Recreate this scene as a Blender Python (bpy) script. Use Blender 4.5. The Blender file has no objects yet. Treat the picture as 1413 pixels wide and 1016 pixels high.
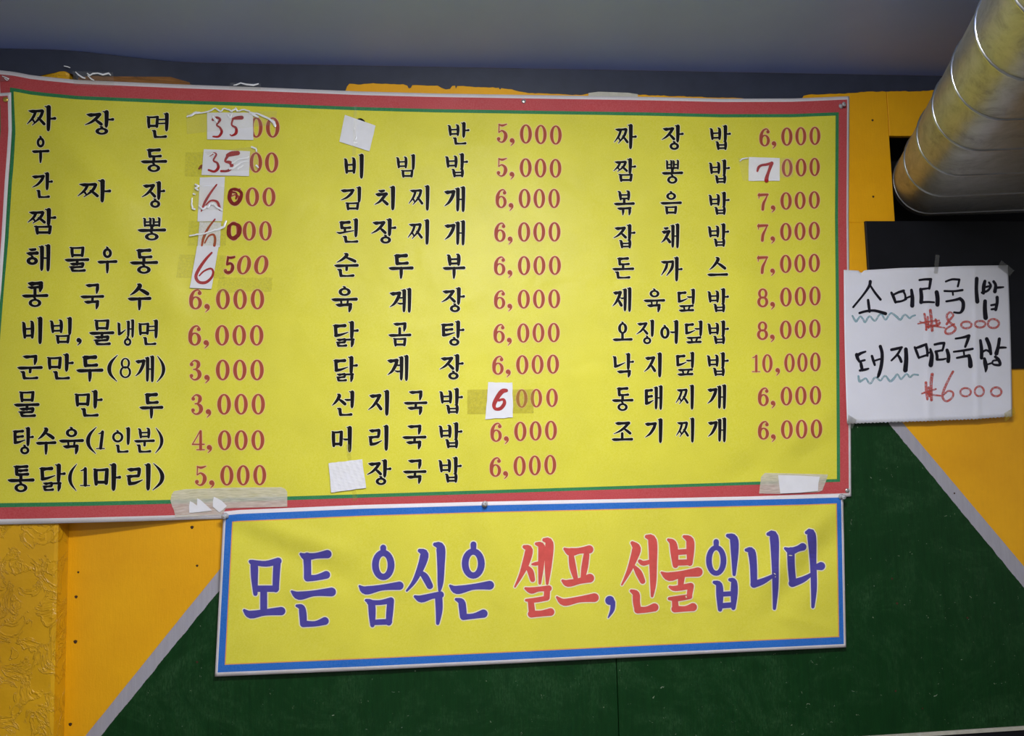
import bpy, math, random
from mathutils import Vector, Matrix, Euler
random.seed(7)
C = bpy.context.scene.collection
SC = bpy.context.scene

# ------------------------------------------------------------------ camera, world, lights, exposure
F = 1000.0
CAM = Vector((0.0, -2.6, 1.55))
cd = bpy.data.cameras.new('camera'); cam = bpy.data.objects.new('camera', cd); C.objects.link(cam)
cd.sensor_width = 36.0; cd.lens = F / 1413.0 * 36.0; cd.clip_start = 0.02
RM = Euler((math.radians(94.5), 0, math.radians(-4.9))).to_matrix() @ Matrix.Rotation(math.radians(-1.4), 3, 'Z')
cam.location = CAM; cam.rotation_euler = RM.to_euler()
SC.camera = cam

w = bpy.data.worlds.new('world'); SC.world = w; w.use_nodes = True
bg = w.node_tree.nodes['Background']; bg.inputs[0].default_value = (0.97, 0.98, 1.0, 1); bg.inputs[1].default_value = 0.27

def area(name, loc, rot, sx, sy, power, col=(1, 1, 1)):
    l = bpy.data.lights.new(name, 'AREA'); l.shape = 'RECTANGLE'; l.size = sx; l.size_y = sy
    l.energy = power; l.color = col
    o = bpy.data.objects.new(name, l); C.objects.link(o); o.location = loc
    o.rotation_euler = [math.radians(a) for a in rot]
    return o
area('ceiling_panel_light', (0.30, -1.95, 2.70), (8, 0, 0), 0.8, 0.12, 76, (1.0, 0.98, 0.95))
area('added_ceiling_uplight', (0.30, -1.90, 2.71), (165, 0, 0), 0.8, 0.12, 30.0, (0.86, 0.92, 1.0))  # added upward lamp, only there to brighten the ceiling
area('rear_fill_light', (-0.3, -3.4, 2.80), (30, 0, 0), 1.2, 0.2, 28, (1.0, 0.98, 0.96))  # added fill lamp behind the camera, lifts the shadows

SC.view_settings.view_transform = 'Standard'
SC.view_settings.look = 'None'
SC.view_settings.gamma = 1.0
SC.view_settings.use_curve_mapping = False
SC.view_settings.exposure = -0.12

# ------------------------------------------------------------------ helpers
def P(px, py, off=0.0):
    """point of the plane parallel to the wall, `off` metres in front of it, seen at pixel px, py"""
    d = RM @ Vector(((px - 706.5) / F, -(py - 508.0) / F, -1.0))
    t = (-off - CAM.y) / d.y
    return CAM + d * t

def lin(c):
    return tuple(((v / 255.0) / 12.92 if v / 255.0 <= 0.04045 else ((v / 255.0 + 0.055) / 1.055) ** 2.4) for v in c)

class MB:
    def __init__(s): s.v = []; s.f = []; s.m = []
    def add(s, vs, fs, mi=0):
        b = len(s.v); s.v += [Vector(v) for v in vs]
        for f in fs: s.f.append([b + i for i in f]); s.m.append(mi)
    def box(s, a, b, mi=0):
        x0, y0, z0 = a; x1, y1, z1 = b
        s.add([(x0,y0,z0),(x1,y0,z0),(x1,y1,z0),(x0,y1,z0),(x0,y0,z1),(x1,y0,z1),(x1,y1,z1),(x0,y1,z1)],
              [(0,3,2,1),(4,5,6,7),(0,1,5,4),(1,2,6,5),(2,3,7,6),(3,0,4,7)], mi)
    def center(s):
        n = len(s.v); xs = [v.x for v in s.v]; ys = [v.y for v in s.v]; zs = [v.z for v in s.v]
        return Vector(((min(xs)+max(xs))/2, (min(ys)+max(ys))/2, (min(zs)+max(zs))/2))
    def build(s, name, mats, parent=None, smooth=False, origin=None, solid=0.0):
        if parent is not None: o0 = ORG[parent]
        else: o0 = origin if origin is not None else s.center()
        me = bpy.data.meshes.new(name)
        me.from_pydata([tuple(v - o0) for v in s.v], [], s.f)
        if not isinstance(mats, (list, tuple)): mats = [mats]
        for m in mats: me.materials.append(m)
        for i, p in enumerate(me.polygons): p.material_index = s.m[i]; p.use_smooth = smooth
        me.update()
        o = bpy.data.objects.new(name, me); C.objects.link(o)
        if parent is not None: o.parent = parent
        else: o.location = o0
        ORG[o] = o0
        if solid:
            md = o.modifiers.new('thick', 'SOLIDIFY'); md.thickness = solid; md.offset = -1
        return o
ORG = {}
def tag(o, label=None, cat=None, group=None, kind=None):
    if label: o['label'] = label
    if cat: o['category'] = cat
    if group: o['group'] = group
    if kind: o['kind'] = kind
    return o

# ------------------------------------------------------------------ materials
class NT:
    def __init__(s, name):
        s.m = bpy.data.materials.new(name); s.m.use_nodes = True
        s.t = s.m.node_tree; s.n = s.t.nodes; s.l = s.t.links
        s.b = s.n['Principled BSDF']; s.co = s.n.new('ShaderNodeNewGeometry').outputs['Position']
    def set(s, **k):
        for a, v in k.items(): s.b.inputs[a.replace('_', ' ')].default_value = v
    def noise(s, scale, detail=4, rough=0.55, vec=None, stretch=None, dist=0.0):
        v = vec or s.co
        if stretch:
            mp = s.n.new('ShaderNodeMapping'); mp.inputs['Scale'].default_value = stretch
            s.l.new(v, mp.inputs[0]); v = mp.outputs[0]
        n = s.n.new('ShaderNodeTexNoise'); n.inputs['Scale'].default_value = scale
        n.inputs['Detail'].default_value = detail; n.inputs['Roughness'].default_value = rough
        n.inputs['Distortion'].default_value = dist
        s.l.new(v, n.inputs['Vector']); return n.outputs['Fac']
    def ramp(s, fac, stops):
        r = s.n.new('ShaderNodeValToRGB'); e = r.color_ramp.elements
        while len(e) < len(stops): e.new(0.5)
        for i, (p, c) in enumerate(stops):
            e[i].position = p; e[i].color = tuple(c) + (1,) if len(c) == 3 else c
        s.l.new(fac, r.inputs[0]); return r.outputs[0]
    def mix(s, fac, a, b, mode='MIX'):
        m = s.n.new('ShaderNodeMix'); m.data_type = 'RGBA'; m.blend_type = mode
        for k, v in ((0, fac), (6, a), (7, b)):
            if isinstance(v, (int, float)): m.inputs[k].default_value = v
            elif isinstance(v, tuple): m.inputs[k].default_value = v + (1,) if len(v) == 3 else v
            else: s.l.new(v, m.inputs[k])
        return m.outputs[2]
    def math(s, op, a, b=None, c=None):
        m = s.n.new('ShaderNodeMath'); m.operation = op
        for i, v in enumerate((a, b, c)):
            if v is None: continue
            if isinstance(v, (int, float)): m.inputs[i].default_value = v
            else: s.l.new(v, m.inputs[i])
        return m.outputs[0]
    def col(s, v): s.l.new(v, s.b.inputs['Base Color'])
    def bump(s, h, strength, dist=0.002):
        b = s.n.new('ShaderNodeBump'); b.inputs['Strength'].default_value = strength
        b.inputs['Distance'].default_value = dist; s.l.new(h, b.inputs['Height'])
        s.l.new(b.outputs[0], s.b.inputs['Normal'])
    def link(s, v, name): s.l.new(v, s.b.inputs[name])

def plain(name, rgb, rough=0.5, var=0.06, scale=14, bump=0.0, spec=0.5, metal=0.0, bscale=500):
    t = NT(name); c = lin(rgb)
    n = t.noise(scale, 5, 0.6)
    lo = tuple(v * (1 - var) for v in c); hi = tuple(min(1, v * (1 + var)) for v in c)
    t.col(t.ramp(n, [(0.3, lo), (0.7, hi)]))
    t.set(Roughness=rough, Metallic=metal); t.b.inputs['Specular IOR Level'].default_value = spec
    if bump: t.bump(t.noise(bscale, 2, 0.5), bump, 0.0006)
    return t.m

def vinyl(name, rgb, var=0.05):
    t = NT(name); c = lin(rgb)
    n = t.noise(5, 5, 0.6); n2 = t.noise(260, 2, 0.5)
    a = t.ramp(n, [(0.3, tuple(v * (1 - var) for v in c)), (0.7, tuple(min(1, v * (1 + var)) for v in c))])
    t.col(t.mix(0.035, a, t.ramp(n2, [(0.35, (0, 0, 0)), (0.65, (1, 1, 1))])))
    t.set(Roughness=0.42); t.b.inputs['Specular IOR Level'].default_value = 0.25
    h = t.math('ADD', t.math('MULTIPLY', t.noise(6, 2, 0.4, dist=0.4), 6.0), t.math('MULTIPLY', t.noise(700, 1), 0.08))
    t.bump(h, 0.4, 0.003)
    return t.m

M = {}
M['yellow'] = vinyl('yellow_vinyl', (219, 211, 58))
M['yellow_low'] = vinyl('yellow_vinyl_lower', (222, 213, 62))
M['red_border'] = vinyl('red_vinyl', (190, 70, 72))
M['green_border'] = vinyl('green_vinyl', (40, 125, 72))
M['white_hem'] = vinyl('white_vinyl', (222, 215, 215))
M['blue_border'] = vinyl('blue_vinyl', (30, 105, 190))
M['orange_line'] = vinyl('orange_line_vinyl', (222, 160, 80))
M['ink'] = plain('black_print', (20, 18, 18), 0.6, 0.1, spec=0.12)
M['halo'] = plain('pale_print', (232, 226, 190), 0.5, 0.02)
M['pink_halo'] = plain('pale_pink_print', (226, 190, 130), 0.5, 0.02)
M['price'] = plain('brick_red_print', (164, 76, 56), 0.6, 0.06, spec=0.15)
M['big_blue'] = plain('violet_print', (78, 71, 150), 0.6, 0.08, 40, spec=0.15)
M['big_red'] = plain('coral_print', (208, 86, 78), 0.6, 0.08, 40, spec=0.15)
M['paper'] = plain('white_paper', (226, 225, 226), 0.7, 0.03, 30, 0.25, 0.25, bscale=300)
M['paper2'] = plain('sketch_paper', (222, 222, 228), 0.75, 0.02, 12, 0.5, 0.2, bscale=60)
M['marker'] = plain('black_marker', (24, 22, 32), 0.5, 0.3, 60, spec=0.2)
M['red_marker'] = plain('red_marker', (165, 30, 28), 0.35, 0.25, 90)
M['dark_red'] = plain('dark_red_marker', (128, 30, 22), 0.3, 0.3, 90)
M['steel'] = plain('pin_steel', (205, 200, 195), 0.25, 0.05, 20, 0, 0.5, 0.7)
M['brass'] = plain('pin_brass', (205, 170, 80), 0.3, 0.05, 20, 0, 0.5, 0.6)
M['black_board'] = plain('black_painted_board', (16, 17, 22), 0.5, 0.25, 9, 0.4, 0.25, bscale=40)
M['void'] = plain('dark_cavity', (14, 14, 18), 0.8, 0.1)
M['hole'] = plain('nail_hole_dark', (60, 34, 10), 0.8, 0.2)
M['trim_white'] = plain('white_trim_paint', (190, 186, 170), 0.6, 0.15, 30)
M['floor'] = plain('floor_tile', (92, 92, 94), 0.5, 0.15, 3)

def translucent(name, rgb, alpha, rough=0.4, noise_amt=0.2, streak=(1, 1, 1), scale=200, bump=0.12):
    t = NT(name); c = lin(rgb)
    n = t.noise(scale, 3, 0.6, stretch=streak)
    t.col(t.ramp(n, [(0.3, tuple(v * 0.9 for v in c)), (0.7, c)]))
    r = t.n.new('ShaderNodeMapRange'); t.l.new(n, r.inputs[0])
    r.inputs[1].default_value = 0.3; r.inputs[2].default_value = 0.7
    r.inputs[3].default_value = max(0, alpha - noise_amt); r.inputs[4].default_value = min(1, alpha + noise_amt)
    t.link(r.outputs[0], 'Alpha'); t.set(Roughness=rough)
    t.bump(n, bump, 0.001)
    return t.m
M['pale_marker'] = translucent('faded_red_marker', (205, 75, 62), 0.6, 0.6, 0.22, (1, 1, 1), 120)
M['teal_marker'] = translucent('faded_teal_marker', (130, 176, 184), 0.55, 0.6, 0.2, (1, 1, 1), 120)
M['mask_tape'] = translucent('masking_tape', (228, 222, 205), 0.62, 0.45, 0.12, (0.5, 1, 5), 60, 0.7)
M['old_tape'] = translucent('yellowed_tape', (190, 172, 40), 0.30, 0.35, 0.08, (1, 1, 1), 120)
M['stain_tape'] = translucent('tape_residue', (200, 192, 66), 0.15, 0.4, 0.08, (1, 1, 1), 160)
M['scuff'] = translucent('brown_paint_wash', (150, 98, 40), 0.8, 0.6, 0.2, (0.3, 1, 3), 50)

def clear_film(name, rough, tint=(1, 1, 0.98), milky=0.06, bumpd=0.0015, bscale=35):
    t = NT(name); n = t.n; l = t.l
    tr = n.new('ShaderNodeBsdfTransparent'); tr.inputs[0].default_value = tint + (1,)
    gl = n.new('ShaderNodeBsdfGlossy'); gl.inputs['Roughness'].default_value = rough
    df = n.new('ShaderNodeBsdfDiffuse'); df.inputs[0].default_value = (0.8, 0.8, 0.76, 1)
    fr = n.new('ShaderNodeFresnel'); fr.inputs[0].default_value = 1.5
    nz = t.noise(bscale, 3, 0.6); b = n.new('ShaderNodeBump'); b.inputs['Distance'].default_value = bumpd
    b.inputs['Strength'].default_value = 1.0; l.new(nz, b.inputs['Height'])
    l.new(b.outputs[0], gl.inputs['Normal']); l.new(b.outputs[0], fr.inputs['Normal'])
    m1 = n.new('ShaderNodeMixShader'); m1.inputs[0].default_value = milky
    l.new(tr.outputs[0], m1.inputs[1]); l.new(df.outputs[0], m1.inputs[2])
    m2 = n.new('ShaderNodeMixShader'); l.new(fr.outputs[0], m2.inputs[0])
    l.new(m1.outputs[0], m2.inputs[1]); l.new(gl.outputs[0], m2.inputs[2])
    l.new(m2.outputs[0], n['Material Output'].inputs[0])
    return t.m
M['film'] = clear_film('clear_tape_film', 0.12)
def glint_mat():  # white surface colour that carries the painted glints of the tape
    t = NT('white_glint_film'); t.set(Metallic=0.15, Roughness=0.22); t.b.inputs['Specular IOR Level'].default_value = 1.0; t.b.inputs['Base Color'].default_value = (1, 1, 1, 1)
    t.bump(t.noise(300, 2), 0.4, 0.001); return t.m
M['glint_crease'] = glint_mat()

# ---- painted plywood: orange field, grey stripe, green triangle (flat paint on the boards)
def wall_paint():
    t = NT('painted_plywood')
    sep = t.n.new('ShaderNodeSeparateXYZ'); t.l.new(t.co, sep.inputs[0])
    X, Z = sep.outputs[0], sep.outputs[2]
    wob = t.math('MULTIPLY', t.math('SUBTRACT', t.noise(9, 4, 0.6), 0.5), 0.010)
    wob2 = t.math('MULTIPLY', t.math('SUBTRACT', t.noise(14, 6, 0.7), 0.5), 0.014)
    def side(p, q, inside):       # signed distance (m) to the line p-q, positive towards `inside`
        a = P(*p); b = P(*q); i = P(*inside)
        nx, nz = (b.z - a.z), -(b.x - a.x); L = math.hypot(nx, nz); nx /= L; nz /= L
        c = nx * a.x + nz * a.z
        if nx * i.x + nz * i.z - c < 0: nx, nz, c = -nx, -nz, -c
        return t.math('SUBTRACT', t.math('ADD', t.math('MULTIPLY', X, nx), t.math('MULTIPLY', Z, nz)), c)
    mid = (800, 950)
    o1 = side((117.7, 1016), (301.5, 788), mid); o2 = side((1248.7, 587), (1413, 782), mid)
    g1 = side((141, 1014), (303, 814), mid); g2 = side((1228.5, 587), (1413, 811), mid)
    inO = t.math('MINIMUM', o1, o2)
    inG = t.math('ADD', t.math('MINIMUM', g1, g2), wob2)
    inO = t.math('ADD', inO, t.math('MULTIPLY', wob, 0.25))
    sO = t.math('GREATER_THAN', inO, 0.0); 
    sG = t.math('GREATER_THAN', inG, 0.0)
    n = t.noise(3.2, 6, 0.65); g = t.noise(16, 6, 0.6, stretch=(5, 1, 0.5))
    org = t.ramp(n, [(0.3, lin((232, 164, 8))), (0.7, lin((246, 180, 12)))])
    org = t.mix(t.math('MULTIPLY', t.noise(30, 5, 0.7, stretch=(3, 1, 0.6)), 0.18), org, lin((170, 112, 6)))
    dirt = t.ramp(t.noise(2.1, 7, 0.75), [(0.6, (0, 0, 0)), (0.78, (1, 1, 1))])
    org = t.mix(t.math('MULTIPLY', dirt, 0.25), org, lin((140, 96, 40)))
    gry = t.ramp(g, [(0.3, lin((158, 155, 162))), (0.7, lin((168, 165, 172)))])
    grn = t.ramp(g, [(0.3, lin((6, 46, 14))), (0.75, lin((12, 58, 20)))])
    pt = t.ramp(t.noise(4.2, 8, 0.8, dist=0.8), [(0.47, (0, 0, 0)), (0.68, (1, 1, 1))])
    sp = t.ramp(t.noise(60, 6, 0.8, stretch=(3, 1, 0.8)), [(0.42, (0, 0, 0)), (0.62, (1, 1, 1))])
    grn = t.mix(t.math('MULTIPLY', t.math('MULTIPLY', pt, sp), 0.55), grn, lin((62, 100, 62)))
    fl = t.ramp(t.noise(38, 3, 0.9, dist=1.0), [(0.69, (0, 0, 0)), (0.71, (1, 1, 1))])
    grn = t.mix(t.math('MULTIPLY', fl, 0.7), grn, lin((150, 165, 140)))
    c = t.mix(sO, org, gry); c = t.mix(sG, c, grn); t.col(c)
    rr = t.math('ADD', 0.36, t.math('MULTIPLY', sG, 0.04)); t.link(rr, 'Roughness')
    t.link(t.math('SUBTRACT', 0.5, t.math('MULTIPLY', sG, 0.22)), 'Specular IOR Level')
    h = t.math('ADD', t.math('MULTIPLY', t.noise(45, 5, 0.6, stretch=(4, 1, 0.5)), 0.6), t.math('MULTIPLY', t.noise(170, 2), 0.35))
    t.bump(h, 0.5, 0.0022)
    return t.m
M['wall'] = wall_paint()

def plaster():
    t = NT('orange_stucco')
    n = t.noise(3, 6, 0.65)
    c = t.ramp(n, [(0.3, lin((205, 150, 14))), (0.7, lin((226, 170, 18)))])
    t.col(c); t.set(Roughness=0.3)
    h1 = t.noise(13, 5, 0.6, dist=1.2)
    r = t.ramp(h1, [(0.5, (0, 0, 0)), (0.535, (1, 1, 1)), (0.6, (0.3, 0.3, 0.3))])
    h = t.math('ADD', r, t.math('MULTIPLY', t.noise(90, 3), 0.25))
    t.bump(h, 0.8, 0.003)
    return t.m
M['plaster'] = plaster()

def ceiling_mat():
    t = NT('dark_ceiling_paint')
    n = t.noise(1.3, 6, 0.6)
    c = t.ramp(n, [(0.3, lin((134, 152, 214))), (0.7, lin((148, 166, 226)))])
    s = t.ramp(t.noise(24, 6, 0.8, stretch=(1, 4, 1), dist=0.5), [(0.66, (0, 0, 0)), (0.75, (1, 1, 1))])
    t.col(t.mix(t.math('MULTIPLY', s, 0.15), c, lin((90, 92, 104))))
    t.set(Roughness=0.38); t.bump(t.noise(260, 3), 0.25, 0.001)
    return t.m
M['ceiling'] = ceiling_mat()
M['dark_paint'] = plain('dark_slate_paint', (52, 56, 70), 0.38, 0.15, 12, 0.5, 0.5, bscale=50)

def duct_mat():
    t = NT('galvanised_steel')
    a = t.noise(9, 7, 0.75, stretch=(1, 1, 2), dist=0.6); b = t.noise(55, 3, 0.6)
    t.col(t.ramp(a, [(0.3, (0.24, 0.24, 0.23)), (0.5, (0.39, 0.39, 0.37)), (0.72, (0.48, 0.48, 0.47))]))
    t.set(Metallic=0.82)
    t.link(t.ramp(a, [(0.3, (0.5,) * 3), (0.7, (0.36,) * 3)]), 'Roughness')
    t.bump(t.math('ADD', t.math('MULTIPLY', t.noise(5, 3), 3.0), t.math('MULTIPLY', b, 0.15)), 0.35, 0.004)
    return t.m
M['duct'] = duct_mat()
M['seam'] = plain('duct_seam_steel', (190, 192, 190), 0.28, 0.1, 30, 0, 0.5, 1.0)

# ------------------------------------------------------------------ room
ceil_z = P(706.5, 94).z
XL, XR = -3.6, 4.2
mb = MB(); mb.box((XL, -4.6, ceil_z), (XR, 0.3, ceil_z + 0.1))
tag(mb.build('ceiling', M['ceiling']), 'dark slate grey painted ceiling above the menu wall', kind='structure')
mb = MB(); mb.box((XL, -4.6, -0.05), (XR, 0.3, 0.0))
tag(mb.build('floor', M['floor']), kind='structure')
mb = MB(); mb.box((XL, 0.24, 0), (XR, 0.30, ceil_z))
wall = tag(mb.build('wall_back', M['void']), 'orange boarded wall with a green triangle edged in grey', kind='structure')

x98 = P(92, 860).x; xs = P(852, 950).x; xh = P(1231, 240).x
zh0 = P(1300, 188).z; zh1 = P(1300, 307).z; zb = P(1320, 1008).z
def panel(x0, x1, z0, z1, name='plywood_panel', y0=0.0, y1=0.02, mat='wall', par=wall):
    m = MB(); g = 0.0012; c = 0.0015
    x0 += g; x1 -= g
    m.add([(x0+c,y0,z0+c),(x1-c,y0,z0+c),(x1-c,y0,z1-c),(x0+c,y0,z1-c),
           (x0,y0+c,z0),(x1,y0+c,z0),(x1,y0+c,z1),(x0,y0+c,z1),
           (x0,y1,z0),(x1,y1,z0),(x1,y1,z1),(x0,y1,z1)],
          [(0,1,2,3),(0,4,5,1),(1,5,6,2),(2,6,7,3),(3,7,4,0),(4,8,9,5),(5,9,10,6),(6,10,11,7),(7,11,8,4),(11,10,9,8)])
    return m.build(name, M[mat], par)
panel(x98 - 0.25, xs, zb, ceil_z - 0.001)
panel(xs, xh, zh1, ceil_z - 0.001)
panel(xh, XR, zh0, ceil_z - 0.001)
panel(xs, XR, zb, zh1)
# stucco pier that stands proud of the boards, with its return
xe = P(83.5, 720, 0.07).x
mb = MB(); nz, nx = 60, 60
xa, xb_, za, zt = XL, x98, 0.0, ceil_z - 0.001
def lumps(x, z):
    return 0.0022 * math.sin(x * 23 + 3 * math.sin(z * 9)) * math.sin(z * 17 + x * 6)
vs = []; fs = []
N, K = 90, 140
for j in range(K + 1):
    for i in range(N + 1):
        x = -2.2 + (xb_ + 2.2) * i / N; z = za + (zt - za) * j / K
        e = min(1, (xb_ - x) / 0.02)
        vs.append((x, -0.07 - lumps(x, z) * e + (0.004 if i == N else 0), z))
for j in range(K):
    for i in range(N):
        a = j * (N + 1) + i; fs.append((a, a + 1, a + N + 2, a + N + 1))
b = len(vs)
for j in range(K + 1): vs.append((xb_, 0.0, za + (zt - za) * j / K))
for j in range(K):
    fs.append((j * (N + 1) + N, b + j, b + j + 1, (j + 1) * (N + 1) + N))
mb.add(vs, fs); mb.build('plaster_panel', M['plaster'], wall, smooth=False)
mb = MB(); mb.box((XL, -0.068, 0), (-2.2, 0.0, zt)); mb.build('plaster_panel', M['plaster'], wall)

# dark strip of ceiling paint brought down on to the wall, ragged lower edge
edge = [(-900,120),(-100,112),(40,112),(52,106),(57,104),(66,102),(75,100.5),(82,98.5),(88,98.3),(96,101),(104,104),(106,109),(112,112),
        (124,112),(128,106),(136,104.5),(160,106),(190,107),(215,108),(235,107.3),(244,111),(252,116),(300,120),(360,124),(440,127),(476,127),
        (479,119),(482,115.5),(498,116.5),(515,114.6),(540,116),(556,116),(562,118),(564,122),(567,121),(569,117.4),(590,118.2),(604,118),
        (609,121),(615,123.3),(621,122.5),(624,118.5),(628,118),(629,122.5),(631,118.6),(660,120),(688,121),(690,123.5),(692,121.5),(706,123),(716,126),
        (730,128.5),(760,129.5),(790,131),(800,131),(812,129),(824,128),(842,129),(870,130),(900,131.5),(960,133.5),(1035,136),(1090,138),(1106,137),
        (1109,132),(1116,130.5),(1150,129.5),(1178,128.2),(1188,126.8),(1230,125.8),(1262,126),(1290,124.2),(1340,123),(1420,121),(2200,105)]
mb = MB(); top_z = ceil_z - 0.002
def sstep(a, b, x):
    t_ = max(0, min(1, (x - a) / (b - a))); return t_ * t_ * (3 - 2 * t_)
def strip_off(x): return 0.0012 + 0.0743 * (1 - sstep(60, 280, x))
vs = []; fs = []
dense = []
for a, b2 in zip(edge, edge[1:]):
    n = max(1, int(abs(b2[0] - a[0]) / 4)) if -50 < a[0] < 1430 else 2
    for k in range(n):
        t_ = k / n; jit = random.uniform(-0.5, 0.5) if k else 0
        dense.append((a[0] + (b2[0] - a[0]) * t_, a[1] + (b2[1] - a[1]) * t_ + jit))
dense.append(edge[-1])
for (x, y) in dense:
    off = strip_off(x)
    p = P(x, y, off); p.x = min(p.x, 4.1)
    vs += [tuple(p), (p.x, p.y, top_z)]
n_ = len(dense)
for i in range(n_ - 1):
    fs.append((2 * i, 2 * i + 2, 2 * i + 3, 2 * i + 1))
mb.add(vs, fs); mb.build('paint_edge', M['dark_paint'], wall, solid=0.0008)

# worn brown wash of paint by the ceiling, left
def mono(mb, top, bot, offf, step=6.0, mi=0):
    """sheet between an upper and a lower pixel polyline"""
    def ev(pl, x):
        if x <= pl[0][0]: return pl[0][1]
        for a, b in zip(pl, pl[1:]):
            if a[0] <= x <= b[0] and b[0] > a[0]:
                return a[1] + (b[1] - a[1]) * (x - a[0]) / (b[0] - a[0])
        return pl[-1][1]
    x0 = max(top[0][0], bot[0][0]); x1 = min(top[-1][0], bot[-1][0])
    xs_ = sorted(set([x0, x1] + [p[0] for p in top + bot if x0 < p[0] < x1] +
                     [x0 + (x1 - x0) * k / max(1, int((x1 - x0) / step)) for k in range(max(1, int((x1 - x0) / step)))]))
    R = max(1, int(max(abs(ev(bot, x) - ev(top, x)) for x in xs_) / (step * 1.5)))
    vs = []; fs = []
    for x in xs_:
        ya, yb = ev(top, x), ev(bot, x)
        for r in range(R + 1):
            y = ya + (yb - ya) * r / R; vs.append(P(x, y, offf(x, y)))
    for i in range(len(xs_) - 1):
        for r in range(R):
            a = i * (R + 1) + r; fs.append((a, a + 1, a + R + 2, a + R + 1))
    mb.add(vs, fs, mi)
mb = MB(); mono(mb, [(108, 107), (128, 104), (160, 105.5), (235, 106), (262, 114)], [(108, 120), (262, 124)], lambda x, y: strip_off(x) + 0.0010)
mb.build('brown_paint_patch', M['scuff'], wall)
mb = MB(); mono(mb, [(812, 128.4), (826, 126.6), (866, 128), (880, 130)], [(812, 140), (880, 140)], lambda x, y: 0.0026)
mb.build('white_paint_patch', M['trim_white'], wall)

# white edge strip and dark base under the green board
mb = MB(); mb.box((xs + 0.2, -0.006, zb - 0.012), (XR, 0.02, zb - 0.0005))
tag(mb.build('trim_1', M['trim_white']), 'thin white strip under the green board', kind='structure')
mb = MB(); mb.box((x98 + 0.002, 0.0, 0.0), (XR, 0.02, zb - 0.0135))
tag(mb.build('baseboard_back', M['black_board']), 'dark lower wall under the green board', kind='structure')

# nail heads / holes in the boards
for (x, y, r) in [(265, 728, 2.2), (272, 781, 1.6), (105, 824, 2.0), (104, 886, 2.4), (97, 1000, 2.2), (108, 790, 1.4), (1204, 166, 1.7),
                  (1205, 271.5, 1.7), (1317, 681, 1.3), (1231, 799, 1.6), (1238, 833, 1.7), (1335, 853, 1.5), (1236, 954, 1.5),
                  (272, 914, 1.5), (1273, 978, 1.2)]:
    m = MB(); c = P(x, y, 0.0004); rr = r * 2.6 / F
    ring = [(c.x + rr * math.cos(a) * (1 + .2 * math.sin(3 * a)), -0.0004, c.z + rr * math.sin(a)) for a in [k * math.pi / 5 for k in range(10)]]
    m.add([(c.x, -0.0009, c.z)] + ring, [(0, 1 + (k + 1) % 10, 1 + k) for k in range(10)])
    m.build('nail_head', M['hole'], wall)
# black painted board fixed under the opening
def bevelbox(x0, x1, y0, y1, z0, z1, c):
    m = MB()
    v = [(x0+c,y0,z0+c),(x1-c,y0,z0+c),(x1-c,y0,z1-c),(x0+c,y0,z1-c),(x0,y0+c,z0),(x1,y0+c,z0),(x1,y0+c,z1),(x0,y0+c,z1),(x0,y1,z0),(x1,y1,z0),(x1,y1,z1),(x0,y1,z1)]
    m.add(v, [(0,1,2,3),(0,4,5,1),(1,5,6,2),(2,6,7,3),(3,7,4,0),(4,8,9,5),(5,9,10,6),(6,10,11,7),(7,11,8,4),(11,10,9,8)])
    return m
a = P(1194.5, 305, 0.012); b2 = P(1405, 509, 0.012)
m = bevelbox(a.x, 3.2, -0.012, 0.0, b2.z, a.z, 0.002)
tag(m.build('black_board', M['black_board']), 'black painted board on the wall under the steel duct, behind the handwritten paper', 'board')

# ------------------------------------------------------------------ steel duct
c0 = P(1281, 249, 0.0)           # centre of the rounded end, in the wall plane
r = 0.134
ax = Vector((-math.sin(math.radians(24)), -math.cos(math.radians(24)), 0)).normalized()
sd = Vector((math.cos(math.radians(8)), -math.sin(math.radians(8)), 0))
WID = 0.62
def section(k=1.0, n=18):
    pts = []
    for i in range(n + 1):
        t_ = math.radians(90 + 180 * i / n); pts.append((r * k * math.cos(t_), r * k * math.sin(t_)))
    for i in range(1, 8): pts.append((WID * i / 8, -r * k))
    for i in range(n + 1):
        t_ = math.radians(-90 + 180 * i / n); pts.append((WID + r * k * math.cos(t_), r * k * math.sin(t_)))
    for i in range(7, 0, -1): pts.append((WID * i / 8, r * k))
    return pts
S = section(); ns = len(S)
L0, L1 = -0.03, 2.45
mb = MB(); vs = []; fs = []; NL = 72
for j in range(NL + 1):
    s_ = L0 + (L1 - L0) * j / NL
    for (u, v) in S: vs.append(c0 + ax * s_ + sd * u + Vector((0, 0, v)))
for j in range(NL):
    for i in range(ns):
        a = j * ns + i; b2 = j * ns + (i + 1) % ns; fs.append((a, a + ns, b2 + ns, b2))
mb.add(vs, fs)
duct = tag(mb.build('steel_duct', M['duct'], smooth=True), 'silver steel ventilation duct with ribbed seams entering the wall, upper right', 'duct')
step = 0.232
k = 0
while 0.0 + k * step < 2.4:
    s_ = 0.012 + k * step; m = MB(); vs = []; fs = []
    prof = [(-0.0045, 0), (-0.0025, 0.0035), (0, 0.0045), (0.0025, 0.0035), (0.0045, 0)]
    for (dl, dh) in prof:
        for (u, v) in section(1 + dh / r): vs.append(c0 + ax * (s_ + dl) + sd * u + Vector((0, 0, v)))
    for j in range(4):
        for i in range(ns):
            a = j * ns + i; b2 = j * ns + (i + 1) % ns; fs.append((a, a + ns, b2 + ns, b2))
    m.add(vs, fs); m.build('seam', M['seam'], duct, smooth=True); k += 1

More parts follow.
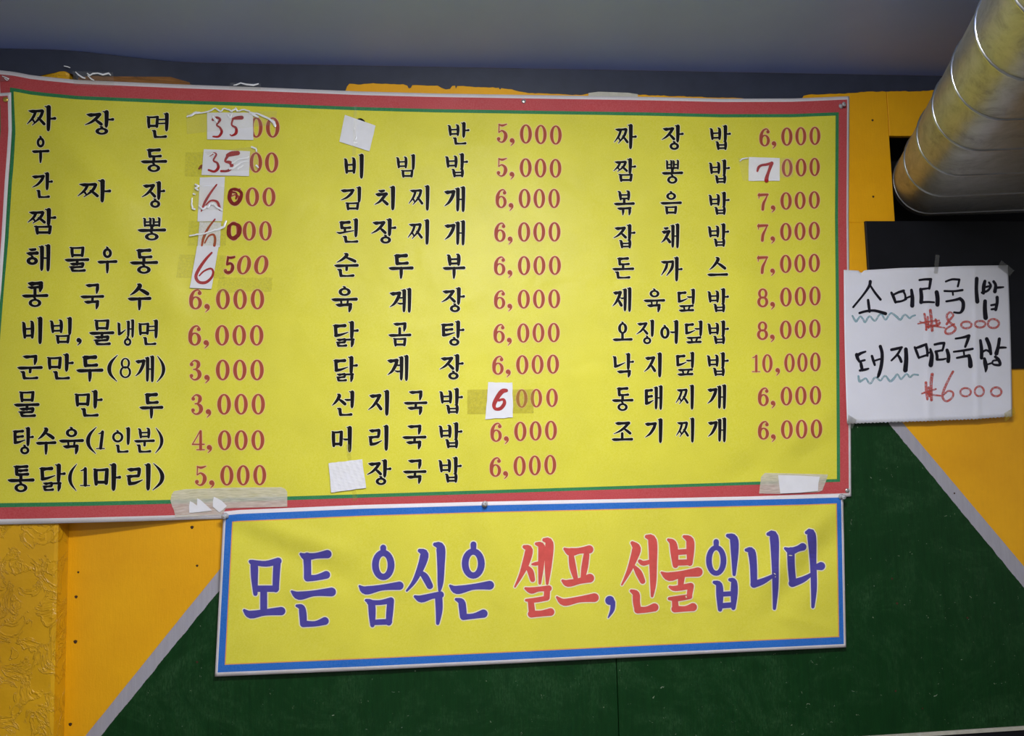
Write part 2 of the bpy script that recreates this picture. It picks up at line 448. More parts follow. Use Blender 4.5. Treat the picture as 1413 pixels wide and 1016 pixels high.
# ------------------------------------------------------------------ banners
def interp(pl, t_):
    if t_ <= pl[0][0]: return pl[0][1]
    for a, b in zip(pl, pl[1:]):
        if a[0] <= t_ <= b[0]:
            u = (t_ - a[0]) / (b[0] - a[0]); return a[1] + (b[1] - a[1]) * u
    return pl[-1][1]
def sstep(a, b, x):
    t_ = max(0, min(1, (x - a) / (b - a))); return t_ * t_ * (3 - 2 * t_)
def fold(x, y, p, q, s, amp, fade=0.25):
    dx, dy = q[0] - p[0], q[1] - p[1]; L = math.hypot(dx, dy)
    t_ = ((x - p[0]) * dx + (y - p[1]) * dy) / (L * L); d = ((x - p[0]) * dy - (y - p[1]) * dx) / L
    e = sstep(-fade, fade * .5, t_) * (1 - sstep(1 - fade * .5, 1 + fade, t_))
    return amp * math.exp(-d * d / (2 * s * s)) * e
def off_main(x, y):
    o = 0.010 + 0.068 * (1 - sstep(70, 300, x))
    o += fold(x, y, (15, 118), (190, 280), 12, 0.011)
    o -= fold(x, y, (40, 125), (230, 300), 15, 0.010)
    o += fold(x, y, (110, 220), (250, 430), 20, 0.009)
    o += fold(x, y, (1158, 160), (1020, 330), 16, 0.006)
    o += fold(x, y, (1150, 560), (1040, 670), 12, 0.005)
    o -= fold(x, y, (1150, 610), (1000, 660), 9, 0.004)
    o += fold(x, y, (722, 135), (740, 260), 12, 0.0015)
    o += fold(x, y, (0, 420), (180, 330), 20, 0.002)
    o += 0.0016 * math.sin(x * 0.017 + y * 0.008) + 0.0012 * math.sin(x * 0.031 - y * 0.017 + 1)
    return max(o, 0.0765) if x < 92 else max(o, 0.0765 - (x - 92) * 0.0005, 0.004)
def off_low(x, y):
    o = 0.0215
    o += fold(x, y, (316, 712), (470, 760), 10, 0.006)
    o -= fold(x, y, (330, 735), (480, 800), 12, 0.005)
    o += fold(x, y, (1158, 695), (1060, 800), 11, 0.008)
    o -= fold(x, y, (1150, 740), (1060, 850), 12, 0.007)
    o += fold(x, y, (905, 815), (990, 830), 4, 0.003)
    o += fold(x, y, (950, 845), (925, 890), 4, 0.003)
    o += fold(x, y, (1155, 868), (1080, 850), 5, 0.003)
    o += fold(x, y, (668, 698), (690, 800), 14, 0.0018)
    o += 0.0012 * math.sin(x * 0.02 + y * 0.02) + 0.001 * math.sin(x * 0.043 - y * 0.03)
    return o

def banner(name, top, bot, left, right, insL, insR, insT, insB, mats, off, org_pt, step=8):
    """Coons sheet; ins* = list of cumulative pixel insets of the border lines (T/B may be (left,right) pairs)"""
    def TP(u): x = top[0][0] + (top[-1][0] - top[0][0]) * u; return (x, interp(top, x))
    def BP(u): x = bot[0][0] + (bot[-1][0] - bot[0][0]) * u; return (x, interp(bot, x))
    def LP(v): y = left[0][0] + (left[-1][0] - left[0][0]) * v; return (interp(left, y), y)
    def RP(v): y = right[0][0] + (right[-1][0] - right[0][0]) * v; return (interp(right, y), y)
    def S_(u, v):
        t_, b_, l_, r_ = TP(u), BP(u), LP(v), RP(v); c00, c10, c01, c11 = TP(0), TP(1), BP(0), BP(1)
        return tuple((1-v)*t_[i] + v*b_[i] + (1-u)*l_[i] + u*r_[i] - ((1-u)*(1-v)*c00[i] + u*(1-v)*c10[i] + (1-u)*v*c01[i] + u*v*c11[i]) for i in (0, 1))
    W = top[-1][0] - top[0][0]; H = bot[0][1] - top[0][1]
    nu = int(W / step); nv = int(H / step)
    a = insL[-1] / W; b = 1 - insR[-1] / W
    us = [0] + [i / W for i in insL] + [a + (b - a) * k / nu for k in range(1, nu)] + [1 - i / W for i in reversed(insR)] + [1]
    nL = len(insL); nR = len(insR); nT = len(insT); nB = len(insB)
    def vline(u):
        HH = (1 - u) * H + u * (bot[-1][1] - top[-1][1])
        it = [(1-u)*p[0] + u*p[1] for p in insT]; ib = [(1-u)*p[0] + u*p[1] for p in insB]
        a_ = it[-1] / HH; b_ = 1 - ib[-1] / HH
        return [0] + [i / HH for i in it] + [a_ + (b_ - a_) * k / nv for k in range(1, nv)] + [1 - i / HH for i in reversed(ib)] + [1]
    m = MB(); vs = []; fs = []; mi = []
    for u in us:
        for v in vline(u):
            x, y = S_(u, v); vs.append(P(x, y, off(x, y)))
    NV = nT + nB + nv + 1 - 0
    NV = len(vline(0))
    NU = len(us)
    base = len(m.v)
    for i in range(NU - 1):
        di = min(i, NU - 2 - i) if True else 0
        for j in range(NV - 1):
            k_ = nL if i >= nL and i <= NU - 2 - nR else (i if i < nL else NU - 2 - i)
            l_ = nT if j >= nT and j <= NV - 2 - nB else (j if j < nT else NV - 2 - j)
            idx = min(k_, l_)
            q = i * NV + j; fs.append((q, q + 1, q + NV + 1, q + NV)); mi.append(idx)
    m.v = [Vector(v) for v in vs]; m.f = [list(f) for f in fs]; m.m = mi
    return m.build(name, mats, smooth=True, solid=0.0007)

top = [(-4,96.5),(0,97),(20,99.2),(41,103.4),(60,105.7),(106,110.3),(248,116.5),(350,120.2),(500,126.3),(600,129),(723,131),(896,133.8),(995,136.2),(1094,136),(1172,132.8)]
bot = [(-52,725.5),(0,724),(120,721.5),(230,718.3),(305,716),(700,702),(1174.5,685.2)]
left = [(96.5,-4),(180,0),(230,-3),(250,-5),(330,-10),(400,-16.5),(470,-22),(560,-31),(725.5,-52)]
right = [(132.8,1172),(300,1171),(420,1172.4),(600,1174),(685.2,1174.5)]
banner_o = banner('menu_banner', top, bot, left, right, [3, 16.5, 21.5], [3, 14.5, 18.8],
    [(5.5, 4.5), (22.5, 21.5), (27.5, 26)], [(7.5, 4.6), (24, 20.6), (30, 24.6)],
    [M['white_hem'], M['red_border'], M['green_border'], M['yellow']], off_main, None)
tag(banner_o, 'large yellow vinyl menu banner with red and green border listing dishes and prices', 'banner')

top2 = [(308.5,706.2),(330,704),(500,697),(668,692.5),(900,688),(1100,684),(1163.5,682)]
bot2 = [(296.5,934),(500,925.5),(700,916),(900,906),(1167.5,893.5)]
left2 = [(706.2,308.5),(934,296.5)]
right2 = [(682,1163.5),(760,1165),(893.5,1167.5)]
low_o = banner('notice_banner', top2, bot2, left2, right2, [3.5, 12.5, 14], [3, 9, 10.6],
    [(5.5, 4.5), (15, 12.5), (16.5, 14)], [(5.5, 4.5), (15.5, 14.5), (17, 16)],
    [M['white_hem'], M['blue_border'], M['orange_line'], M['yellow_low']], off_low, None)
tag(low_o, 'long yellow vinyl notice with blue border hanging below the big menu banner', 'banner')

offS = lambda x, y: off_main(x, y) + 0.005
side_o = banner('side_banner', [(-260,124),(0,128.4),(15.3,127.6)], [(-330,722),(-50,722)],
    [(124,-260),(722,-330)], [(127.6,15.3),(142,15.5),(180,16.3),(215,14),(250,11.3),(330,6.6),(400,1.5),(470,-6),(560,-15),(722,-50)],
    [3, 14, 19], [4.6, 15, 20], [(4.2, 4.2), (17, 17), (22, 22)], [(6, 6), (20, 20), (26, 26)],
    [M['white_hem'], M['red_border'], M['green_border'], M['yellow']], offS, None, step=16)
tag(side_o, 'red bordered banner cut by the left edge, overlapping the big menu banner', 'banner')

# ------------------------------------------------------------------ lettering engine (brush strokes as raised ribbons)
EPS = 0.00002
class Ink:
    def __init__(s, off, e0=0.0014): s.mb = MB(); s.off = off; s.e = e0; s.n = 0
    def pt(s, x, y, e): return P(x, y, s.off(x, y) + e)
    def ribbon(s, pts, mi=0, grow=0.0, cap=True, e=None, closed=False):
        e = s.e + s.n * EPS if e is None else e; s.n += 1
        n = len(pts); out = []
        if n == 2: pts = [pts[0], tuple((pts[0][i] + pts[1][i]) / 2 for i in range(3)), pts[1]]; n = 3
        for i in range(n - 1):
            p0 = pts[max(i - 1, 0)]; p1 = pts[i]; p2 = pts[i + 1]; p3 = pts[min(i + 2, n - 1)]
            L = math.hypot(p2[0] - p1[0], p2[1] - p1[1]); k_ = 2 if L < 3 else 4
            if L > 20: k_ = 7
            for j in range(k_):
                t_ = j / k_
                q = [0.5 * (2*p1[c] + (p2[c]-p0[c])*t_ + (2*p0[c]-5*p1[c]+4*p2[c]-p3[c])*t_*t_ + (3*p1[c]-p0[c]-3*p2[c]+p3[c])*t_**3) for c in range(3)]
                q[2] = max(q[2], min(p1[2], p2[2]) * 0.8); out.append(q)
        out.append(list(pts[-1]))
        vs = []
        m = len(out)
        for i, q in enumerate(out):
            a = out[max(0, i - 1)]; b = out[min(m - 1, i + 1)]
            dx, dy = b[0] - a[0], b[1] - a[1]; L = math.hypot(dx, dy) or 1; nx_, ny_ = -dy / L, dx / L
            h = q[2] / 2 + grow
            vs += [s.pt(q[0] + nx_ * h, q[1] + ny_ * h, e), s.pt(q[0] - nx_ * h, q[1] - ny_ * h, e)]
        s.mb.add(vs, [(2*i, 2*i+1, 2*i+3, 2*i+2) for i in range(m - 1)], mi)
        if cap:
            for q in (out[0], out[-1]): s.disc(q[0], q[1], q[2] / 2 + grow, mi, e + EPS * 0.4)
    def disc(s, x, y, rr, mi=0, e=None, ry=None):
        if rr < 0.25: return
        e = s.e + s.n * EPS if e is None else e; s.n += 1
        ry = ry or rr; N_ = 10 if rr < 4 else 16
        s.mb.add([s.pt(x, y, e)] + [s.pt(x + rr * math.cos(k * 2 * math.pi / N_), y + ry * math.sin(k * 2 * math.pi / N_), e) for k in range(N_)],
                 [(0, 1 + (k + 1) % N_, 1 + k) for k in range(N_)], mi)
    def ring(s, x, y, ro, rp, ri, rj, mi=0, grow=0.0, slant=0.0):
        e = s.e + s.n * EPS; s.n += 1; N_ = 28; vs = []
        ri = max(ri - grow, .1); rj = max(rj - grow, .1)
        for k in range(N_):
            a = k * 2 * math.pi / N_; ca, sa = math.cos(a), math.sin(a)
            vs += [s.pt(x + (ro + grow) * ca - slant * (rp + grow) * sa, y + (rp + grow) * sa, e), s.pt(x + ri * ca - slant * rj * sa, y + rj * sa, e)]
        s.mb.add(vs, [(2*k, 2*k+1, (2*k+3) % (2*N_), (2*k+2) % (2*N_)) for k in range(N_)], mi)
    def draw(s, prims, mi, grow=0.0):
        for p in prims:
            if p[0] == 's': s.ribbon(p[1], mi, grow)
            elif p[0] == 'r': s.ring(*p[1:7], mi=mi, grow=grow, slant=(p[7] if len(p) > 7 else 0))
            elif p[0] == 'd': s.disc(p[1], p[2], p[3] + grow, mi)
    def outlined(s, prims, mi_ink, mi_halo, grow):
        n0 = s.n; s.n = 0
        e0 = s.e; s.e = e0 - 0.0006; s.draw(prims, mi_halo, grow); s.e = e0; s.n = n0
        s.draw(prims, mi_ink, 0)

# ---- hangul jamo as brush strokes in a unit glyph square
HW, VW = 0.13, 0.2
def hb(x0, x1, y, k=1.0):      # horizontal: pointed start, swelling below, rounded end
    L = x1 - x0
    return [('s', [(x0, y - .015, .03), (x0 + min(.14, L * .3), y + .012, HW * 1.12 * k), (x0 + L * .55, y, HW * .85 * k), (x1 - .04, y - .012, HW * 1.08 * k)])]
def vb(x, y0, y1, k=1.0, tick=True, dx=-.012):
    o = [('s', [(x, y0 + .05, VW * k), (x, (y0 + y1) / 2, VW * .9 * k), (x + dx, y1 - .08, VW * .75 * k), (x + dx * 1.5, y1 - .02, VW * .35 * k)])]
    if tick: o.append(('s', [(x - .13 * k - .02, y0 + .015, .035), (x - .04, y0 + .05, .1 * k), (x + .02, y0 + .065, VW * k * .8)]))
    return o
class Bx:
    def __init__(s, x0, y0, x1, y1): s.a = (x0, y0, x1, y1)
    def X(s, t_): return s.a[0] + (s.a[2] - s.a[0]) * t_
    def Y(s, t_): return s.a[1] + (s.a[3] - s.a[1]) * t_
    def st(s, *p): return [('s', [(s.X(a), s.Y(b), c) for a, b, c in p])]
    def hb(s, a, b, y, k=1.0): return hb(s.X(a), s.X(b), s.Y(y), k)
def jamo(c, b, mode, k=1.0):
    """mode: 'v' beside a vertical vowel, 'h' above a horizontal one, 'f' final"""
    k = k * 1.2; st = b.st; W = .135 * k; T = .04
    if c == 'ㄱ':
        if mode == 'v': return b.hb(0, 1, .08, k) + st((.93, .06, .11 * k), (.80, .36, .13 * k), (.45, .76, .10 * k), (.02, 1, .03))
        return b.hb(0, 1, .12, k) + st((.93, .12, .12 * k), (.9, .55, .15 * k), (.85, .98, .07 * k))
    if c == 'ㄲ':
        if mode == 'v': return b.hb(0, 1, .06, k * .9) + st((.5, .08, .1 * k), (.38, .5, .12 * k), (.02, .98, .03)) + st((.95, .06, .1 * k), (.86, .5, .13 * k), (.45, 1, .04))
        return b.hb(0, 1, .12, k * .9) + st((.42, .15, .12), (.42, .6, .12), (.40, 1, .05)) + st((.9, .12, .12), (.9, .6, .13), (.86, 1, .05))
    if c == 'ㅋ': return jamo('ㄱ', b, mode, k) + b.hb(0, .85, .55, k * .85)
    if c == 'ㄴ':
        o = st((-.02, .0, T), (.12, .12, .12 * k), (.17, .2, W)) + st((.15, .12, W), (.17, .5, W), (.2, .86, W))
        if mode == 'v': return o + st((.18, .88, W), (.5, .80, .1 * k), (1.05, .55, .04))
        return o + st((.2, .88, .11 * k), (.6, .9, .08 * k), (.95, .84, .12 * k))
    if c == 'ㄷ':
        o = b.hb(0, .92, .1, k) + st((.18, .1, W), (.2, .5, W), (.22, .86, W))
        if mode == 'v': return o + st((.2, .88, W), (.55, .82, .1 * k), (1.08, .62, .04))
        return o + st((.22, .86, .12 * k), (.6, .86, .09 * k), (.93, .82, .12 * k))
    if c == 'ㅌ':
        o = b.hb(0, .95, .06, k * .9) + b.hb(.2, .95, .45, k * .85) + st((.2, .08, W), (.2, .5, W), (.22, .86, W))
        if mode == 'v': return o + st((.2, .9, W), (.55, .86, .1 * k), (1.08, .7, .04))
        return o + b.hb(.12, 1, .88, k * .9)
    if c == 'ㄹ':
        o = b.hb(.02, .92, .06, k * .9) + st((.88, .06, .12 * k), (.86, .25, .12 * k), (.82, .45, .1 * k)) + b.hb(-.04, .86, .47, k * .8)
        o += st((.14, .5, .12 * k), (.15, .7, .12 * k), (.2, .9, .12 * k))
        if mode == 'v': return o + st((.18, .93, .12 * k), (.6, .88, .1 * k), (1.1, .7, .04))
        return o + st((.2, .92, .11 * k), (.6, .94, .085 * k), (.97, .88, .12 * k))
    if c == 'ㅁ':
        return st((-.02, .04, T), (.12, .12, .12 * k), (.14, .5, W), (.17, .98, W * .8)) + st((.08, .1, .08 * k), (.5, .1, .08 * k), (.95, .06, .1 * k)) + \
            st((.93, .08, .12 * k), (.9, .5, .13 * k), (.87, .92, .12 * k)) + st((.17, .86, .1 * k), (.87, .86, .1 * k))
    if c == 'ㅂ':
        return st((-.06, .04, T), (.08, .1, .11 * k), (.14, .5, W * 1.05), (.18, .98, W * .75)) + st((.68, -.04, T), (.84, .06, .12 * k), (.87, .5, W * 1.05), (.85, .98, W * .75)) + \
            st((.17, .46, .075 * k), (.86, .43, .075 * k)) + st((.2, .88, .085 * k), (.86, .86, .085 * k))
    if c == 'ㅃ':
        W2 = .1; o = []
        for x, y in ((.05, .02), (.4, 0), (.6, .02), (.95, -.04)): o += st((x - .09, y, T), (x, y + .1, .1), (x, .5, W2), (x, .98, W2 * .8))
        return o + st((.08, .5, .07), (.38, .48, .07)) + st((.6, .5, .07), (.93, .48, .07)) + st((.08, .9, .09), (.95, .88, .09))
    if c == 'ㅅ':
        return st((.38, .0, T), (.52, .12, .15 * k), (.42, .42, .13 * k), (.2, .78, .09 * k), (0, 1, .03)) + st((.42, .42, .05), (.68, .62, .12 * k), (.93, .88, .13 * k))
    if c == 'ㅈ':
        return b.hb(.08, .92, .08, k) + st((.86, .06, .12 * k), (.66, .4, .12 * k), (.35, .76, .09 * k), (0, 1, .03)) + st((.52, .48, .05), (.74, .7, .11 * k), (.95, .95, .12 * k))
    if c == 'ㅊ':
        return st((.3, .0, .04), (.5, .06, .11 * k), (.72, .02, .09 * k)) + b.hb(.06, .96, .28, k) + st((.86, .27, .12 * k), (.66, .52, .12 * k), (.35, .82, .09 * k), (0, 1, .03)) + st((.5, .6, .05), (.74, .78, .11 * k), (.97, .97, .12 * k))
    if c == 'ㅉ':
        return b.hb(.08, .95, .07, k * .85) + st((.5, .1, .1 * k), (.34, .5, .1 * k), (.0, .92, .03)) + st((.28, .55, .05), (.36, .68, .08 * k), (.42, .8, .06 * k)) + \
            st((.92, .08, .11 * k), (.75, .5, .11 * k), (.3, 1, .03)) + st((.62, .5, .05), (.8, .68, .1 * k), (1, .92, .11 * k))
    if c == 'ㅍ':
        return b.hb(.02, .98, .08, k * .85) + st((.3, .15, .1), (.36, .5, .1), (.37, .85, .1)) + st((.74, .15, .1), (.68, .5, .1), (.65, .85, .1)) + b.hb(0, 1, .9, k * .9)
    if c in 'ㅇㅎ':
        x0, y0, x1, y1 = b.a; o = []
        if c == 'ㅎ':
            o = st((.22, .0, .04), (.45, .05, .1 * k), (.75, .02, .09 * k)) + b.hb(0, 1, .27, k * .9); y0 = b.Y(.42)
        cx, cy = (x0 + x1) / 2, (y0 + y1) / 2 + .02; rx, ry = (x1 - x0) / 2, (y1 - y0) / 2 - .02
        return o + [('r', cx, cy, rx, ry, max(rx - .13 * k, .03), max(ry - .085 * k, .03)), ('s', [(cx - .07, y0 - .01, .03), (cx, y0 + .015, .09), (cx, y0 + .05, .12)])]
    if c == 'ㄺ':
        b1 = Bx(b.X(0), b.Y(0), b.X(.55), b.Y(1))
        return jamo('ㄹ', b1, 'f', .75) + st((.55, .06, .08), (.95, .04, .1)) + st((.9, .04, .12), (.88, .6, .14), (.84, 1.05, .06))
    raise ValueError(c)
CHO = 'ㄱㄲㄴㄷㄸㄹㅁㅂㅃㅅㅆㅇㅈㅉㅊㅋㅌㅍㅎ'
JUNG = 'ㅏㅐㅑㅒㅓㅔㅕㅖㅗㅘㅙㅚㅛㅜㅝㅞㅟㅠㅡㅢㅣ'
JONG = ['', 'ㄱ', 'ㄲ', 'ㄳ', 'ㄴ', 'ㄵ', 'ㄶ', 'ㄷ', 'ㄹ', 'ㄺ', 'ㄻ', 'ㄼ', 'ㄽ', 'ㄾ', 'ㄿ', 'ㅀ', 'ㅁ', 'ㅂ', 'ㅄ', 'ㅅ', 'ㅆ', 'ㅇ', 'ㅈ', 'ㅊ', 'ㅋ', 'ㅌ', 'ㅍ', 'ㅎ']
def syllable(ch):
    n = ord(ch) - 0xAC00; c = CHO[n // 588]; v = JUNG[n % 588 // 28]; f = JONG[n % 28]
    dense = c in 'ㅉㅃㄲ'; k = .88 if (f or dense) else 1.0; o = []
    if v in 'ㅏㅐㅓㅔㅕㅖㅣ':
        y1 = .70 if f else 1.0
        ib = (.0, .12, .60, .58) if f else (.0, .16, .60, .76)
        if c == 'ㅇ': ib = (.02, .12 if f else .2, .52, .6 if f else .78)
        if v in 'ㅐㅔㅖ': ib = (ib[0], ib[1], .48, ib[3])
        if v == 'ㅣ' : ib = (ib[0], ib[1], .62, ib[3])
        if c in 'ㄴㄷㅌㄹ' : ib = (ib[0], ib[1], ib[2] - .04, ib[3] + .03)
        if c in 'ㅁㅂ': ib = (ib[0], ib[1], ib[2] - .06, ib[3])
        if v in 'ㅕㅓ' and c in 'ㄷㅁ': ib = (ib[0], ib[1], ib[2] - .04, ib[3])
        o += jamo(c, Bx(*ib), 'v', k)
        ym = .36 if f else .5
        if v == 'ㅏ': o += vb(.76, 0, y1, k) + [('s', [(.8, ym, .075), (.9, ym, .085), (.98, ym - .01, .12)])]
        elif v == 'ㅣ': o += vb(.88, 0, y1, k)
        elif v == 'ㅓ': o += vb(.88, 0, y1, k) + [('s', [(.56, ym - .02, .05), (.66, ym, .1), (.85, ym - .01, .07)])]
        elif v == 'ㅕ': o += vb(.88, 0, y1 + .04, k) + [('s', [(.54, .26, .07), (.85, .25, .07)]), ('s', [(.54, .42, .07), (.85, .41, .07)])]
        elif v == 'ㅐ': o += vb(.64, .05, y1 - .02, k * .85) + vb(.90, 0, y1, k * .85) + [('s', [(.66, ym, .07), (.88, ym, .07)])]
        elif v == 'ㅔ': o += vb(.66, .05, y1 - .02, k * .85) + vb(.90, 0, y1, k * .85) + [('s', [(.42, ym - .08, .05), (.5, ym - .06, .09), (.64, ym - .08, .07)])]
        elif v == 'ㅖ': o += vb(.66, .05, y1 - .02, k * .85) + vb(.90, 0, y1, k * .85) + [('s', [(.42, ym - .13, .05), (.5, ym - .11, .08), (.64, ym - .13, .06)]), ('s', [(.36, ym + .1, .05), (.48, ym + .13, .09), (.64, ym + .11, .06)])]
        if f:
            fb = (.24, .70, .86, 1.0)
            if f == 'ㅇ': fb = (.36, .66, .82, 1.0)
            if f == 'ㅂ': fb = (.3, .68, .84, 1.0)
            if f == 'ㄺ': fb = (.14, .70, .86, .98)
            if f == 'ㅍ': fb = (.1, .74, .9, .98)
            if f == 'ㄱ': fb = (.2, .74, .86, 1.0)
            o += jamo(f, Bx(*fb), 'f', .85)
    elif v == 'ㅚ':
        o += jamo('ㄷ', Bx(.12, .12, .66, .42), 'h', .9) + [('s', [(.38, .42, .12), (.38, .54, .12)])] + [('s', [(.0, .56, .03), (.14, .6, .1), (.4, .56, .08), (.78, .5, .05)])] + vb(.9, 0, .78, .9)
        o += jamo('ㄴ', Bx(.3, .74, .98, 1.0), 'f', .85)
    else:
        w_ = (.22, .8)
        if c in 'ㄱㅋ': w_ = (.22, .78)
        if c in 'ㅅㅈ': w_ = (.1, .92)
        if c == 'ㅇ': w_ = (.27, .75)
        if f:
            y1 = .38; yb = .52
            if v == 'ㅗ': y1 = .36; yb = .54; 
            o += jamo(c, Bx(w_[0], .0, w_[1], y1), 'h', .85) + hb(0, 1, yb, .95)
            if v == 'ㅗ': o += [('s', [(.5, y1 - (.0 if c not in 'ㄱㅋ' else .12), .13), (.5, yb, .13)])]
            if v == 'ㅜ': o += [('s', [(.52, yb, .12), (.51, .7, .12)])]
            if v == 'ㅠ': o += [('s', [(.36, yb, .09), (.38, .66, .09)]), ('s', [(.64, yb, .09), (.62, .66, .09)])]
            fb = (.2, .68, .8, .98)
            if f == 'ㅇ': fb = (.25, .62, .75, 1.0)
            if f == 'ㅁ': fb = (.22, .68, .78, 1.0)
            if f == 'ㄹ': fb = (.2, .66, .84, .98)
            if f == 'ㄱ': fb = (.16, .7, .78, 1.02)
            if f == 'ㄲ': fb = (.16, .7, .84, 1.02)
            if f == 'ㄴ': fb = (.14, .68, .82, 1.0)
            o += jamo(f, Bx(*fb), 'f', .85)
        else:
            if v == 'ㅗ': o += jamo(c, Bx(w_[0], 0, w_[1], .62), 'h', 1) + [('s', [(.5, .6, .14), (.5, .92, .14)])] + hb(0, 1, .92, 1.05)
            if v == 'ㅡ': o += jamo(c, Bx(w_[0], 0, w_[1], .66), 'h', 1) + hb(0, 1, .92, 1.05)
            if v == 'ㅜ': o += jamo(c, Bx(w_[0], 0, w_[1], .42), 'h', 1) + hb(0, 1, .56, 1.0) + [('s', [(.51, .56, .14), (.51, .8, .14), (.5, .97, .08)])]
    return o
# ---- serif numerals, 66 x 100 box
DIG = {
 '0': [('r', 33, 50, 33, 50, 15, 43)],
 '1': [('s', [(36, 6, 14), (36, 95, 15)]), ('s', [(10, 17, 4), (26, 12, 7), (36, 4, 8)]), ('s', [(8, 97, 5), (62, 97, 5)])],
 '3': [('d', 14, 23, 9), ('s', [(9, 18, 5), (28, 4, 7), (46, 12, 15), (48, 28, 18), (38, 44, 8), (24, 47, 6)]), ('s', [(34, 47, 7), (50, 58, 17), (54, 76, 19), (44, 92, 12), (26, 97, 7), (9, 86, 5)]), ('d', 13, 78, 9)],
 '4': [('s', [(46, 4, 12), (46, 94, 15)]), ('s', [(43, 3, 6), (24, 36, 5), (4, 68, 5)]), ('s', [(3, 70, 7), (64, 70, 7)]), ('s', [(26, 97, 5), (66, 97, 5)])],
 '5': [('s', [(14, 4, 5), (34, 10, 12), (60, 3, 5)]), ('s', [(16, 4, 6), (14, 46, 5)]), ('s', [(15, 46, 5), (32, 37, 8), (51, 50, 16), (54, 70, 20), (44, 90, 13), (28, 97, 7), (9, 88, 5)]), ('d', 13, 80, 10)],
 '6': [('d', 54, 20, 10), ('s', [(60, 16, 5), (46, 4, 7), (26, 12, 11), (13, 36, 18), (11, 64, 19)]), ('r', 34, 68, 32, 32, 14, 25)],
 '7': [('s', [(5, 12, 17), (30, 10, 15), (58, 9, 13)]), ('s', [(5, 2, 5), (4, 30, 4)]), ('s', [(60, 6, 6), (46, 34, 10), (32, 62, 16), (28, 94, 16)])],
 '8': [('r', 33, 27, 28, 27, 13, 19), ('r', 33, 71, 33, 29, 16, 20)],
 ',': [('d', 16, 13, 14), ('s', [(26, 14, 10), (24, 28, 9), (10, 46, 3)])],
}
PAR = {
 '(': [('s', [(80, 0, 4), (35, 25, 16), (18, 50, 22), (30, 75, 16), (75, 100, 4)])],
 ')': [('s', [(15, 0, 4), (60, 25, 16), (78, 50, 22), (62, 75, 16), (10, 100, 4)])],
}
def bbox(prims):
    xs_ = []; ys_ = []
    for p in prims:
        if p[0] == 's':
            for (x, y, w_) in p[1]: xs_ += [x - w_/2, x + w_/2]; ys_ += [y - w_/2, y + w_/2]
        elif p[0] == 'r': xs_ += [p[1]-p[3], p[1]+p[3]]; ys_ += [p[2]-p[4], p[2]+p[4]]
        else: xs_ += [p[1]-p[3], p[1]+p[3]]; ys_ += [p[2]-p[3], p[2]+p[3]]
    return min(xs_), min(ys_), max(xs_), max(ys_)
def fit(prims, box, src=None, slant=0.0):
    a, b, c, d = src or bbox(prims); x0, y0, x1, y1 = box
    sx = (x1 - x0) / (c - a); sy = (y1 - y0) / (d - b); sw = math.sqrt(sx * sy)
    f = lambda x, y: (x0 + (x - a) * sx - slant * ((y0 + (y - b) * sy) - (y0 + y1) / 2), y0 + (y - b) * sy)
    out = []
    for p in prims:
        if p[0] == 's': out.append(('s', [f(x, y) + (w_ * sw,) for (x, y, w_) in p[1]]))
        elif p[0] == 'r':
            x, y = f(p[1], p[2]); out.append(('r', x, y, p[3]*sx, p[4]*sy, p[5]*sx, p[6]*sy, slant))
        else:
            x, y = f(p[1], p[2]); out.append(('d', x, y, p[3] * sw))
    return out

